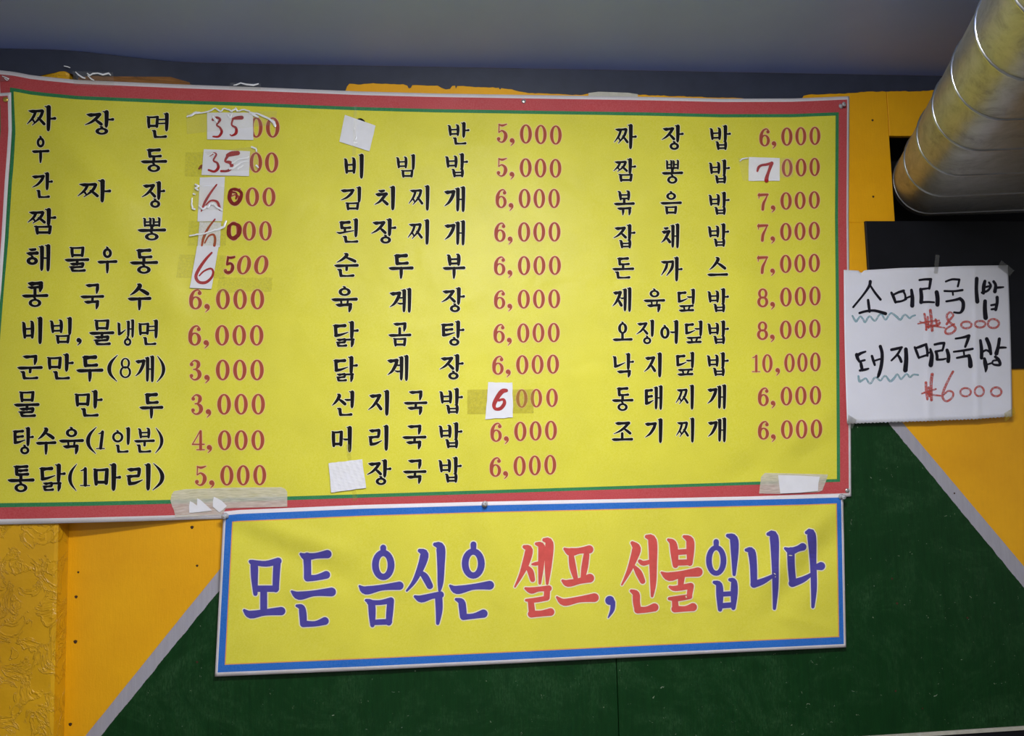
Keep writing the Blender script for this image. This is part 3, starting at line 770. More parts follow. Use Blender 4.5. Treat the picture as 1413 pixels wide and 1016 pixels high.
ROWS = [
 "짜 37 145 78 181.5|장 117 152 158 186|면 202 155 233 191",
 "우 44 187 68 225.5|동 194 204.6 231 237.5",
 "간 44 237 73 274|짜 107 247.5 154 279.5|장 195.5 249.5 228 287",
 "짬 38 287 78 324|뽕 189.6 300 229.7 332",
 "해 36 336.6 69.6 375|물 89 340 123.4 375.5|우 134.3 340 162 377.7|동 179 343 218.6 378",
 "콩 30 388 67 424|국 110.7 391 144 427|수 176 390.7 209 428.6",
 "비 30 436.4 58.3 475.5|빔 68.3 437 99.2 475|, 105 466.5 113 477|물 122.8 440.5 158 476.8|냉 162 440 185 477.5|면 190.7 440.5 218 477",
 "군 23.5 489.6 59.3 524|만 64.5 487.4 102 524.3|두 105 490 143 527|( 148.7 489.6 162.5 527|8 165 494 181 522|개 186.6 490 212.7 528|) 216.3 490.6 227.3 528",
 "물 19 539.5 54.8 576|만 102.5 538 142 575.6|두 192.3 541.7 225.6 578",
 "탕 17.3 588.6 46.7 627.3|수 49.3 589.4 77.8 628|육 81.2 589 116 627.3|( 119.4 589 133.3 626.8|1 134 593.7 146 621.2|인 154.6 589 179.5 625.6|분 185 590.3 213.7 625.4|) 214.3 590 224.7 626",
 "통 10.2 641.6 47.9 679.5|닭 54 639.5 90.9 678.6|( 94.8 640 106.2 678|1 110.4 644.6 124.5 672.2|마 128.2 639 167.3 678|리 174 639 208 677.4|) 210.6 639 226.2 677",
 "반 617.4 168 648 200",
 "비 474.4 211.6 501.7 247|빔 546.3 212.3 572.8 245.6|밥 614 211 646 245",
 "김 469.9 257 498.5 290.5|치 516.6 256 545.2 290.5|찌 564 255 592.6 291|개 612.8 256.6 642 293",
 "된 464.2 301 494.6 335.6|장 512.3 301 547 336.3|찌 562.6 302 592.3 338|개 613.2 303.5 641.8 339",
 "순 461 349 495.3 382.7|두 536 350 571 385|부 610.7 350 642.3 385",
 "육 457 394.8 494 431.3|계 537.5 397 567.7 432|장 609 396 641.8 431",
 "닭 459 442.7 495.3 479.5|곰 535.7 444.6 567.8 478.5|탕 608 442 641 477.4",
 "닭 459.7 491 494 527.4|계 534.3 489.4 563.7 526.2|장 606.5 488.3 640 524",
 "선 458 538.7 489 574.6|지 508 537.6 537 574.2|국 557 538.7 590 573|밥 606 535 639 571.5",
 "머 457.4 587.4 485.4 624.7|리 508 585.8 536 622.6|국 555 586 588.7 620.5|밥 605 582.4 638.3 619",
 "장 506.3 633.6 540.3 669.7|국 556 633.6 588.7 668|밥 604.7 630 637.3 666.5",
 "짜 847.4 170.7 878.8 206.2|장 913 171.4 943.5 207|밥 979 172 1008.6 207.3",
 "짬 846.4 218 878 251.2|뽕 913 220.4 942.8 253.7|밥 978 219.7 1007.3 253.7",
 "볶 847 262.7 876 297.5|음 911 263.6 941 296.2|밥 977.4 264.3 1006.9 296.9",
 "잡 846.4 309 877 343|채 912.2 307.8 937.3 343|밥 976.3 307.8 1006.2 340.9",
 "돈 844.6 354.7 875.4 384.9|까 911.8 353.8 942 388.7|스 975.8 354.7 1005 381.4",
 "제 845 396 871.3 430.8|육 888 398 918 431.2|덮 934 398 959 430.8|밥 976 397.3 1006 431.2",
 "오 845.2 443.8 873.2 471|징 878 440.6 902.5 475.2|어 911 441.2 936 475.2|덮 944.2 441.9 969.4 474.6|밥 975.8 441.9 1006 475.2",
 "낙 845.4 486.7 874.9 521.3|지 888.9 485.7 913 521.3|덮 932 485.2 958 519.2|밥 975 485.8 1005.7 519.4",
 "동 844.3 533.8 874.2 567.4|태 889.4 531.2 914.2 566.2|찌 932.5 530.4 957.5 565.9|개 976 530 1002 565.2",
 "조 843.7 581.8 874 608.8|기 889.8 576.7 914 612|찌 933 575.8 958 611.3|개 976.8 575.7 1002 610.8",
]
for row in ROWS:
    for g in row.split('|'):
        ink = Ink(off_main)
        a = g.split(); ch = a[0]; box = tuple(float(v) for v in a[1:])
        if ch in PAR: pr = fit(PAR[ch], box)
        elif ch in DIG:
            pr = fit([('s', [(a_, b_, c_ * 1.35) for a_, b_, c_ in p[1]]) if p[0] == 's' else p for p in DIG[ch]], box, slant=0.12 if (ch == '1' and 590 < box[1] < 600) else 0)
            if ch == '8': pr = fit([('r', 33, 27, 27, 27, 14, 20), ('r', 33, 71, 33, 30, 20, 22)], box)
        else: pr = fit(syllable(ch), box)
        ink.outlined(pr, 0, 1, 0.8)
        ink.mb.build('letter', [M['ink'], M['halo']], banner_o)

# text, x0, x1, y top/bottom of first digit, y shift of the last digit
PR = [("6,000",260.7,364.5,399,427,0),("6,000",259.5,363.4,448.8,477,0),("3,000",260.7,363.9,496.5,525,0),("3,000",262.9,365.5,544,572.5,-.3),
 ("4,000",264.8,364.7,594.2,621.6,-.3),("5,000",268.4,367.2,642.8,670.6,-.8),
 ("5,000",685,775,170.6,197,2.6),("5,000",684.8,774.5,217.9,243.7,1.6),("6,000",683.7,772.6,260.8,287.2,0),("6,000",681.9,773.3,307,333.7,-.3),
 ("6,000",681.3,773.9,353.8,379.9,-.5),("6,000",681.4,772.9,400.5,426.4,-1),("6,000",680.7,772.3,447,473.5,-1.2),("6,000",679,771.3,491,517.3,-1.5),
 ("6,000",676.5,768.4,583.3,609.9,-2.5),("6,000",675.5,767.4,631,658.2,-3),
 ("6,000",1047.7,1132,177,202,-2),("7,000",1046.3,1131.2,266.5,290.5,-2.5),("7,000",1045.7,1131.2,309,333.4,-2.8),("7,000",1045.4,1131.2,353,377.9,-2.6),
 ("8,000",1045,1132.3,398.2,424.3,-2.8),("8,000",1044.6,1132.3,443.8,469.3,-2.9),("6,000",1045.7,1133,534.8,560.5,-2),("6,000",1045.7,1134.5,581,606.8,-2)]
SL = {',': (21, 29), 0: (0, 18), 2: (37.5, 56.5), 3: (61.5, 80), 4: (85.5, 104)}
def price(txt, x0, x1, y0, y1, dy, slant=0):
    k_ = (x1 - x0) / 104; H = y1 - y0
    for i, ch in enumerate(txt):
        ink = Ink(off_main)
        a, b = SL[','] if ch == ',' else SL[i]; sh = dy * a / 86
        if ch == ',': pr = fit(DIG[ch], (x0 + a*k_, y0 + H*.74 + sh, x0 + b*k_, y1 + H*.14 + sh))
        else: pr = fit(DIG[ch], (x0 + a*k_, y0 + sh, x0 + b*k_, y1 + sh), (0, 0, 66, 100), slant)
        ink.outlined(pr, 0, 1, 1.0)
        ink.mb.build('comma' if ch == ',' else 'numeral', [M['price'], M['pink_halo']], banner_o)
for p in PR: price(*p)
def digits(lst, extra=None):
    for (ch, x0, x1, y0, y1, *s) in lst:
        ink = Ink(off_main)
        ink.outlined(fit(DIG[ch], (x0, y0, x1, y1), (0, 0, 66, 100) if ch not in '1,' else None, s[0] if s else 0), 0, 1, 1.0)
        ink.mb.build('comma' if ch == ',' else 'numeral', [M['price'], M['pink_halo']], banner_o)
digits([('0',345,362.3,162,190),('0',367,385.6,162,190)])
digits([('0',344.5,361.7,210.4,238.3),('0',365.7,384,210.4,238.3)])
digits([('5',316,333,260,284),('0',338.9,357.5,258.8,284.8),('0',362.3,380,258.8,284.8)])
digits([('0',314,331,306,332),('0',334.9,353,305.3,332),('0',357.7,375,305.3,332)])
digits([('5',309,324,353,378.7,.12),('0',327.2,346.3,352.6,378.7,.15),('0',350.8,370.2,352.6,378.7,.15)])
digits([('0',712.2,727.8,537.4,562.8),('0',732.3,748,537,562.4),('0',753.8,769.7,536.4,561.8)])
digits([('0',1078.8,1093.6,219.5,244),('0',1098,1112.8,219,243.5),('0',1117,1131.2,218,243)])
digits([('1',1037.8,1049,489.5,514.3),('0',1051.9,1066,489,514.2),(',',1070,1076.2,508,518.5),('0',1082.3,1096.6,488,513.8),('0',1100.3,1114.3,487.3,513.2),('0',1118,1132.3,486.6,512.5)])
# covered ink that peeps out beside the first paper patch, worn marks
ink = Ink(off_main); ink.ribbon([(494, 164.5, 1.5), (498, 164.8, 3.2), (502, 167.5, 3)]); ink.mb.build('letter', [M['ink']], banner_o)
# red felt-tip corrections painted over printed figures
def zp(o, s, pts): return [(o[0] + x / s, o[1] + y / s, w_ / s) for (x, y, w_) in pts]
Zs = ((240, 140), 3.7625)
for grp in [
    [[(292, 468, 18), (288, 505, 20), (310, 532, 18), (340, 515, 20), (350, 475, 16), (320, 455, 14), (295, 460, 14)], [(300, 470, 9), (325, 478, 8), (322, 505, 9)]],
    [[(285, 650, 18), (284, 690, 20), (305, 710, 18), (336, 690, 22), (340, 650, 20), (310, 635, 14), (288, 645, 14)]],
    [[(314, 808, 10), (298, 812, 12), (282, 810, 10)], [(282, 812, 11), (278, 832, 10), (276, 848, 9)], [(276, 848, 9), (296, 842, 11), (306, 862, 15), (296, 884, 13), (268, 886, 10)]],
    [[(130, 350, 10), (145, 335, 16), (150, 352, 14)]]]:
    ink = Ink(off_main, 0.0022)
    for g in grp: ink.ribbon(zp(*Zs, g))
    o = ink.mb.build('pen_correction', M['dark_red'], banner_o)
    o['label'] = 'dark red pen strokes over printed figures'

# ---- big lettering of the lower banner
Z7 = ((290, 670), 3.14); Z8 = ((690, 670), 2.826)
def big(Z, items):
    out = []
    for it in items:
        if it[0] == 'r':
            _, x, y, ro, rp, ri, rj = it; s = Z[1]; out.append(('r', Z[0][0] + x/s, Z[0][1] + y/s, ro/s, rp/s, ri/s, rj/s))
        elif it[0] == 'd': out.append(('d', Z[0][0] + it[1]/Z[1], Z[0][1] + it[2]/Z[1], it[3]/Z[1]))
        else: out.append(('s', [(a, b, c * 1.08) for a, b, c in zp(*Z, it)]))
    return out
BIG = [
 (Z7, 0, [[(174,330,14),(190,345,30),(192,400,28),(196,470,18)],[(180,333,20),(240,340,24),(295,328,28)],[(290,335,30),(286,400,28),(284,450,26)],[(205,448,26),(285,448,26)],[(232,460,28),(232,540,28)],[(148,542,12),(175,560,32),(235,551,26),(308,545,34)]]),
 (Z7, 0, [[(393,298,12),(415,309,30),(460,305,24),(508,298,34)],[(420,308,32),(422,360,30),(422,400,30)],[(422,402,28),(460,400,24),(503,388,32)],[(354,460,10),(385,478,34),(450,468,24),(526,462,36)],[(376,522,12),(396,530,26),(402,560,30),(404,598,28)],[(404,600,28),(455,600,22),(497,588,32)]]),
 (Z7, 0, [[(750,270,24),(750,290,22)],('r',750,345,49,66,19,38),[(648,437,10),(675,455,34),(745,443,24),(820,435,34)],[(676,498,12),(698,512,28),(702,560,28),(703,606,18)],[(690,507,22),(735,508,20),(783,499,26)],[(782,502,28),(778,550,28),(774,595,24)],[(712,594,22),(776,591,24)]]),
 (Z7, 0, [[(908,283,16),(928,298,34),(915,350,30),(885,415,18),(852,457,8)],[(905,372,12),(930,395,28),(952,436,26)],[(974,256,16),(998,270,36),(1000,350,30),(998,420,24),(994,455,12)],[(888,482,12),(915,492,30),(960,480,24),(998,474,28)],[(990,480,30),(992,540,28),(986,598,14)]]),
 (Z7, 0, [[(1141,256,24),(1141,280,22)],('r',1140,339,50,66,20,38),[(1040,435,10),(1070,453,34),(1140,440,24),(1211,433,36)],[(1066,494,12),(1088,505,28),(1094,535,30),(1097,568,28)],[(1097,570,26),(1140,567,22),(1184,556,34)]]),
 (Z8, 1, [[(95,240,14),(113,252,28),(100,305,26),(82,350,16),(58,396,6)],[(100,312,8),(118,335,22),(127,368,18)],[(126,308,8),(140,306,14),(160,302,12)],[(142,228,12),(162,240,26),(160,310,22),(155,382,10)],[(172,213,14),(192,226,30),(188,310,26),(184,384,10)],[(100,402,10),(122,410,24),(150,405,18),(190,402,22)],[(184,404,22),(182,438,22)],[(102,448,10),(135,448,18),(182,440,18)],[(120,452,22),(125,498,24)],[(122,502,26),(160,500,22),(197,494,28)]]),
 (Z8, 1, [[(252,248,10),(275,260,30),(310,255,22),(348,250,30)],[(278,276,20),(284,320,24),(296,366,16)],[(337,272,22),(330,320,24),(322,366,16)],[(244,372,10),(265,382,26),(310,373,22),(350,362,32)],[(222,436,8),(250,456,26),(310,445,22),(368,438,32)]]),
 (Z8, 0, [('d',428,449,18),[(440,455,18),(438,485,16),(422,516,4)]]),
 (Z8, 1, [[(516,225,14),(532,246,32),(520,290,26),(500,340,16),(475,388,6)],[(520,312,8),(540,340,24),(556,374,20)],[(545,296,14),(560,304,18),(590,296,14)],[(572,200,14),(594,216,32),(597,310,28),(597,385,22),(593,432,10)],[(512,412,12),(530,424,26),(532,455,26),(537,484,24)],[(537,486,26),(570,485,22),(602,476,30)]]),
 (Z8, 1, [[(656,212,10),(674,226,26),(680,265,28),(684,312,20)],[(718,200,12),(740,214,28),(742,255,28),(740,304,20)],[(682,262,20),(738,258,20)],[(684,302,22),(740,300,22)],[(630,340,8),(660,356,32),(710,346,24),(772,338,34)],[(708,352,26),(704,392,20)],[(662,396,10),(684,402,20),(744,392,22)],[(744,394,22),(738,432,20)],[(660,442,12),(690,442,20),(740,434,18)],[(682,445,22),(684,478,24)],[(682,482,26),(720,482,20),(752,475,30)]]),
 (Z8, 0, [[(843,220,20),(843,240,18)],('r',843,293,40,60,17,40),[(888,196,14),(911,208,30),(915,260,28),(913,348,12)],[(835,378,12),(854,388,24),(857,430,26),(858,484,16)],[(896,368,12),(912,376,22),(913,420,26),(910,478,16)],[(858,425,18),(912,422,18)],[(860,470,20),(910,466,20)]]),
 (Z8, 0, [[(960,252,12),(980,258,28),(988,310,26),(990,384,24)],[(990,386,26),(1025,374,22),(1066,352,12)],[(1046,190,14),(1068,200,32),(1073,310,26),(1074,400,22),(1070,480,12)]]),
 (Z8, 0, [[(1112,246,10),(1135,256,26),(1160,248,22),(1180,240,28)],[(1134,256,28),(1136,320,26),(1142,380,26)],[(1140,382,28),(1180,368,22),(1216,346,12)],[(1196,184,14),(1214,192,32),(1221,300,24),(1224,400,22),(1220,474,12)],[(1226,320,18),(1252,315,30)]]),
]
for (Z, mi, items) in BIG:
    ink = Ink(off_low); ink.outlined(big(Z, items), 0, 1, 1.5)
    ink.mb.build('letter', [M['big_red'] if mi else M['big_blue'], M['halo']], low_o)

# ------------------------------------------------------------------ paper patches, tape, pins
def quad(mb, c4, offf, n=6, mi=0, jag=0.0):
    vs = []; fs = []
    for j in range(n + 1):
        for i in range(n + 1):
            u, v = i / n, j / n
            x = (1-u)*(1-v)*c4[0][0] + u*(1-v)*c4[1][0] + u*v*c4[2][0] + (1-u)*v*c4[3][0]
            y = (1-u)*(1-v)*c4[0][1] + u*(1-v)*c4[1][1] + u*v*c4[2][1] + (1-u)*v*c4[3][1]
            if i in (0, n) or j in (0, n): x += random.uniform(-jag, jag); y += random.uniform(-jag, jag)
            vs.append(P(x, y, offf(x, y)))
    for j in range(n):
        for i in range(n):
            a = j * (n + 1) + i; fs.append((a, a + n + 1, a + n + 2, a + 1))
    mb.add(vs, fs, mi)
def z4(Z, pts): return [(Z[0][0] + x / Z[1], Z[0][1] + y / Z[1]) for x, y in pts]
def plus(d, f=off_main): return lambda x, y: f(x, y) + d

def sticker(pts, label, strokes=(), Z=Zs, d=0.0042, mat='red_marker', name='price_patch', cat='paper patch', group=None, jag=0.15):
    m = MB(); quad(m, pts, plus(d), 6, 0, jag)
    o = m.build(name, M['paper'], smooth=False, solid=0.0003); tag(o, label, cat, group)
    if strokes:
        ink = Ink(off_main, d + 0.0008)
        for s in strokes: ink.ribbon([(a, b, c * 1.3) for a, b, c in zp(*Z, s)])
        ink.mb.build('handwriting', M[mat], o)
    return o
sticker(z4(Zs, [(172,58),(410,58),(412,200),(172,197)]), 'white paper patch reading 35, topmost in the left price column',
    [[(203,94,12),(222,84,10),(240,95,10),(222,122,7),(238,135,8),(248,158,11),(232,182,9),(203,182,6)], [(352,84,16),(325,86,14),(306,90,8)], [(306,92,8),(300,122,7),(322,138,10),(322,165,12),(300,178,6),(292,172,4)]])
sticker(z4(Zs, [(155,248),(395,258),(390,388),(143,382)]), 'white paper patch reading 35 in dark red, second in the left price column',
    [[(188,280,8),(205,270,9),(220,276,8),(205,306,7),(225,320,9),(230,345,12),(210,364,10),(180,356,8)], [(332,268,18),(300,272,20),(278,280,14)], [(280,282,12),(266,310,9),(292,318,14),(300,340,14),(280,360,10),(245,362,9)]])
sticker(z4(Zs, [(135,395),(265,392),(250,622),(122,624)]), 'tall white paper patch with a thin 6, third in the left price column',
    [[(222,432,6),(190,475,9),(160,525,10),(142,570,5)], [(158,548,6),(190,516,7),(225,522,10),(238,560,11)]], d=0.0042)
sticker(z4(Zs, [(133,626),(245,628),(238,756),(122,756)]), 'white paper patch with an open 6, fourth in left price column',
    [[(213,612,6),(180,655,9),(155,705,11),(145,748,8)], [(160,735,6),(180,700,7),(205,692,9),(214,715,10),(210,748,11)]], d=0.0056)
sticker(z4(Zs, [(120,752),(232,755),(195,974),(82,968)]), 'slanted white paper patch with a bold red 6, lowest in left price column',
    [[(196,786,8),(165,820,11),(130,870,13),(114,910,13),(130,938,12),(165,940,12),(195,915,10),(204,885,9),(190,868,8),(155,882,7),(132,905,6)]], d=0.0072)
Z5 = ((800, 120), 3.5325)
sticker([(1033.5,216.8),(1076,218.2),(1076,249.7),(1032.7,249.7)], 'white paper patch with a red 7 in the right price column',
    [[(866,410,8),(872,392,10),(886,382,9),(912,378,10),(938,370,10)], [(936,372,14),(922,410,11),(912,440,14),(910,456,16)]], Z5)
Z4 = ((420, 380), 3.08)
sticker(z4(Z4, [(780,455),(885,456),(886,604),(770,612)]), 'white paper patch with a bold red 6 in the middle price column',
    [[(858,490,12),(840,494,16),(820,520,15),(806,550,13),(812,568,10),(834,566,12),(850,545,12),(846,528,9),(826,532,8)]], Z4, jag=0.5)
blank1 = sticker([(475.8,158.5),(518.3,173.4),(509.8,208.8),(468.2,195.6)], 'tilted blank white paper patch near the top of the middle column', name='blank_patch')
m = MB(); mono(m, [(453.5,640),(478.3,634.4),(499.5,634),(505.5,636)], [(453.5,655),(457,680.4),(465,677),(475.5,674.7),(505.5,673.3)], plus(0.0042), 4)
m = MB(); quad(m, [(453.5,639.3),(499.5,634),(505.5,673.3),(457,680)], lambda x, y: off_main(x, y) + 0.0045 + 0.0022 * abs(math.sin(x * .22 + y * .1)), 10, 0, 0.3)
tag(m.build('blank_patch', M['paper'], smooth=False, solid=0.0004), 'blank wrinkled white paper patch at the bottom of the middle column', 'paper patch')

def tape(pts, mat, label, d, name='clear_tape', n=8, jag=0.2, offf=None, glint_creases=(), Z=Zs, mono_=None):
    m = MB()
    if mono_: mono(m, mono_[0], mono_[1], offf or plus(d), 5)
    else: quad(m, pts, offf or plus(d), n, 0, jag)
    o = m.build(name, M[mat], smooth=True); tag(o, label, 'tape')
    for cr in glint_creases:     # raised white ribbons standing in for lamp glints on the crinkled film
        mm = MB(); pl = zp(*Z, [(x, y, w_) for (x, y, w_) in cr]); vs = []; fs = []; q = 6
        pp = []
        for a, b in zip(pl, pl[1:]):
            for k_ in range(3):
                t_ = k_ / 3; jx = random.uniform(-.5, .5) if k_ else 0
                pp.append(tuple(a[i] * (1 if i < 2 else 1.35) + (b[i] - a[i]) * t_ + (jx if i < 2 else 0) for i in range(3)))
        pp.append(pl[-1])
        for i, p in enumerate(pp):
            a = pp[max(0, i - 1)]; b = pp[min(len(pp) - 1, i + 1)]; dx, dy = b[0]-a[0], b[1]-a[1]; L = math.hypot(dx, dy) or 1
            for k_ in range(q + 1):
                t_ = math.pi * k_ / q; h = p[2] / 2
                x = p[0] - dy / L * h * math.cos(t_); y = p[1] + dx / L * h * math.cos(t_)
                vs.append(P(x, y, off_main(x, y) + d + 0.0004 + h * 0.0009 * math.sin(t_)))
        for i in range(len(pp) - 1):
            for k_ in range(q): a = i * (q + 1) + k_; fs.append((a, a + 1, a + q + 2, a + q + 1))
        mm.add(vs, fs); mm.build('glint_crease', M['glint_crease'], o, smooth=True)
    return o
tape(z4(Zs, [(65,60),(535,50),(530,120),(66,170)]), 'film', 'crinkled shiny clear tape across the topmost 35 patch', 0.0062, glint_creases=[
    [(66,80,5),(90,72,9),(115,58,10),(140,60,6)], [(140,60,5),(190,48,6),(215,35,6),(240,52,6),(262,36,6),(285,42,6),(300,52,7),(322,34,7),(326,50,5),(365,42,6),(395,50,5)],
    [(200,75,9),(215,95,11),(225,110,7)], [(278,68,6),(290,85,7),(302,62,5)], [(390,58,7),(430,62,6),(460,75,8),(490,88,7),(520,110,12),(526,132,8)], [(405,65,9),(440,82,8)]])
tape(z4(Zs, [(160,262),(435,232),(440,355),(260,365)]), 'film', 'wrinkled clear tape over the right end of the second 35 patch', 0.0062, glint_creases=[
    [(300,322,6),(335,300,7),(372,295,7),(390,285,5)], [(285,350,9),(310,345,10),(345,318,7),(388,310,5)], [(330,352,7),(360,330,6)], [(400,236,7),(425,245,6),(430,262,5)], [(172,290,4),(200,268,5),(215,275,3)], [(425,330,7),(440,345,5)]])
tape(z4(Zs, [(100,432),(275,445),(255,565),(95,560)]), 'film', 'clear tape with crinkle glints modelled in white over the thin 6 patch', 0.0088, glint_creases=[
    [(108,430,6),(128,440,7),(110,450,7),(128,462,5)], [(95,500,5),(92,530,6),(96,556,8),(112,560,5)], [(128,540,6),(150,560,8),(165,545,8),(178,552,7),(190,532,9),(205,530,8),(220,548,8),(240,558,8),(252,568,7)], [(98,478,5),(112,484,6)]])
tape(z4(Zs, [(80,620),(272,622),(270,748),(72,748)]), 'stain_tape', 'aged tape strip across the open 6 patch with one long glint modelled in white', 0.0088, glint_creases=[
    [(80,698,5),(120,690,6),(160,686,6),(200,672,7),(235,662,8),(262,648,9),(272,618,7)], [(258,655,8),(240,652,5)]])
tape(z4(Zs, [(30,795),(270,800),(262,920),(12,915)]), 'stain_tape', 'dull aged tape under the lowest 6 patch', 0.0028, name='aged_tape')
tape(z4(Zs, [(60,265),(160,262),(158,392),(56,388)]), 'stain_tape', 'faded tape end left of the second 35 patch', 0.0030, name='aged_tape')
tape(z4(Z5, [(770,348),(1040,345),(1040,440),(795,458)]), 'film', 'clear tape holding the red 7 patch', 0.0062, glint_creases=[[(780,362,4),(795,350,5),(822,346,4)]], Z=Z5)
tape(z4(Z4, [(693,486),(973,484),(974,586),(693,590)]), 'old_tape', 'yellowed tape strip behind the 6 patch of the middle price column', 0.0030, name='aged_tape')
tape([(488.5,145),(493,145),(491,214),(486,214)], 'film', 'narrow clear tape down the tilted blank patch', 0.0060, glint_creases=[[(488.5,176,1.0),(489.2,180,1.0)], [(490.5,187,.9),(492,190,1.4),(489,193,1.0)], [(488,197,1.6),(492,196,1.0),(494,199,1.0)]], Z=((0,0),1))
tape([(477,614),(482,613),(493,690),(487,692)], 'stain_tape', 'narrow old tape strip running behind the wrinkled blank patch', 0.0028, name='aged_tape')
# tape residue on the vinyl
tape([(302,383),(376,383),(374,402),(300,404)], 'stain_tape', 'rough tape residue under the slanted 6 patch', 0.0026, name='aged_tape', jag=1.0)

Zt = ((230, 660), 7.85)
f = lambda pts: z4(Zt, pts)
tape(None, 'mask_tape', 'wide translucent masking tape on the lower left border of the menu banner', 0.004, name='masking_tape',
    mono_=(f([(42,235),(55,175),(80,140),(200,120),(600,106),(700,102),(1240,98),(1280,115),(1300,140),(1306,150)]), f([(42,250),(60,310),(78,345),(95,425),(300,415),(600,395),(640,330),(700,325),(1306,310)])), jag=0)
def torn(top, bot, label):
    m = MB(); mono(m, top, bot, plus(0.0065), 3)
    return tag(m.build('paper_scrap', M['paper'], solid=0.0004), label, 'paper scrap')
torn(f([(243,300),(252,250),(285,265),(328,298),(332,218),(370,240),(490,348)]), f([(243,378),(330,370),(490,352)]), 'torn white paper scrap stuck on the wide masking tape, left one of two')
torn(f([(500,250),(512,203),(560,225),(600,250),(650,300)]), f([(500,310),(540,345),(570,370),(600,350),(650,304)]), 'torn white paper scrap stuck by the corner of the blue bordered notice')
Zu = ((1030, 640), 9.42)
f = lambda pts: z4(Zu, pts)
tape(None, 'mask_tape', 'translucent masking tape on the lower right border of the menu banner', 0.004, name='masking_tape',
    mono_=(f([(165,380),(190,172),(240,120),(500,125),(900,135),(1060,140)]), f([(165,388),(440,394),(940,368),(985,350),(1030,240),(1060,145)])))
m = MB(); mono(m, f([(413,150),(700,155),(955,170)]), f([(413,160),(428,290),(440,388),(700,378),(930,355),(936,250),(955,172)]), plus(0.0068), 3)
tag(m.build('paper_scrap', M['paper'], solid=0.0004), 'rectangular white paper scrap on the lower right masking tape', 'paper scrap')

# clear wrapping crumpled at the ceiling edge, top left; its glints are modelled as white ribbons
def glint_ribbon(pts, label):
    m = MB(); pl = pts; vs = []; fs = []; q = 6
    for i, p in enumerate(pl):
        a = pl[max(0, i - 1)]; b = pl[min(len(pl) - 1, i + 1)]; dx, dy = b[0]-a[0], b[1]-a[1]; L = math.hypot(dx, dy) or 1
        for k_ in range(q + 1):
            t_ = math.pi * k_ / q; h = p[2] / 2
            vs.append(P(p[0] - dy/L*h*math.cos(t_), p[1] + dx/L*h*math.cos(t_), p[3] + h * 0.0009 * math.sin(t_)))
    for i in range(len(pl) - 1):
        for k_ in range(q): a = i * (q + 1) + k_; fs.append((a, a + 1, a + q + 2, a + q + 1))
    m.add(vs, fs); return m
def film_scrap(lines, sheet, label, d):
    m = MB(); quad(m, sheet, lambda x, y: d(x, y), 4); o = tag(m.build('clear_tape', M['film'], smooth=True), label, 'tape')
    for l in lines: glint_ribbon([(x, y, w_, d(x, y) + 0.0006) for (x, y, w_) in l], '').build('glint_crease', M['glint_crease'], o, smooth=True)
dd = lambda x, y: off_main(x, y) + 0.006
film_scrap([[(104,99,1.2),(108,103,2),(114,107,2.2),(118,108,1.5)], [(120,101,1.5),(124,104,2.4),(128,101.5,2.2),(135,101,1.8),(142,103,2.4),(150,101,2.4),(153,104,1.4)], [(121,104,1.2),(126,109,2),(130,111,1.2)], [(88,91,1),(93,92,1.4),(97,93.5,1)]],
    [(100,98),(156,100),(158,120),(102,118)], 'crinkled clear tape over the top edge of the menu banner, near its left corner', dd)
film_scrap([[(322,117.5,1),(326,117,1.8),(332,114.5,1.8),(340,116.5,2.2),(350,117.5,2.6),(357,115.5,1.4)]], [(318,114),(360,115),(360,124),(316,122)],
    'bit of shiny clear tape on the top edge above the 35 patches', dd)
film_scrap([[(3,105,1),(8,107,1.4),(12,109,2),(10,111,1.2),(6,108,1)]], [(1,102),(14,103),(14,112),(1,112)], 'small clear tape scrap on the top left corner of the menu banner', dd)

# pins
def lathe(c, prof, n=16, tilt=(0, 0)):
    m = MB(); vs = []; fs = []
    ax_ = Vector((tilt[0], -1, tilt[1])).normalized(); u = ax_.cross(Vector((0, 0, 1))).normalized(); v = u.cross(ax_).normalized()
    for (h, rr) in prof:
        for k_ in range(n): t_ = 2 * math.pi * k_ / n; vs.append(c + ax_ * h + (u * math.cos(t_) + v * math.sin(t_)) * rr)
    for j in range(len(prof) - 1):
        for k_ in range(n): a = j * n + k_; b = j * n + (k_ + 1) % n; fs.append((a, b, b + n, a + n))
    fs.append(tuple((len(prof) - 1) * n + k_ for k_ in range(n)))
    m.add(vs, fs); return m
TACK = [(0, .001), (0, .0085), (.001, .0095), (.003, .0085), (.0045, .005), (.005, .001)]
def tack(x, y, off, mat, label, name='thumbtack', k_=1.0):
    c = P(x, y, off); return tag(lathe(c, [(a * k_, b * k_) for a, b in TACK]).build(name, M[mat], smooth=True), label, 'pin')
def pushpin(x, y, off, label, tilt):
    c = P(x, y, off)
    o = tag(lathe(c, [(0, .009), (.003, .0105), (.005, .0055), (.012, .005), (.016, .0085), (.019, .009), (.0205, .006)], 14, tilt).build('push_pin', M['pin_clear'], smooth=True), label, 'pin')
    lathe(c, [(.020, .0035), (.0225, .003), (.023, .0008)], 8, tilt).build('pin_tip', M['steel'], o, smooth=True)
M['pin_clear'] = plain('clear_pin_plastic', (170, 170, 175), 0.12, 0.25, 300, 0, 0.9)
tack(722.5, 140, off_main(722, 140) + 0.0008, 'steel', 'steel thumbtack at the middle of the top red border', k_=.9)
tack(8, 137.5, offS(8, 137) + 0.0008, 'brass', 'brass thumbtack at the left edge on the red border', k_=1.0)
tack(1169, 677, off_main(1169, 677) + 0.0008, 'steel', 'grey thumbtack at the bottom right corner of the menu banner', k_=.9)
pushpin(1160, 147, off_main(1160, 147) + 0.0008, 'clear push pin at the top right corner of the menu banner', (.25, .1))
pushpin(312, 712, off_low(312, 712) + 0.0008, 'clear push pin at the top left corner of the blue bordered notice', (-.1, .0))
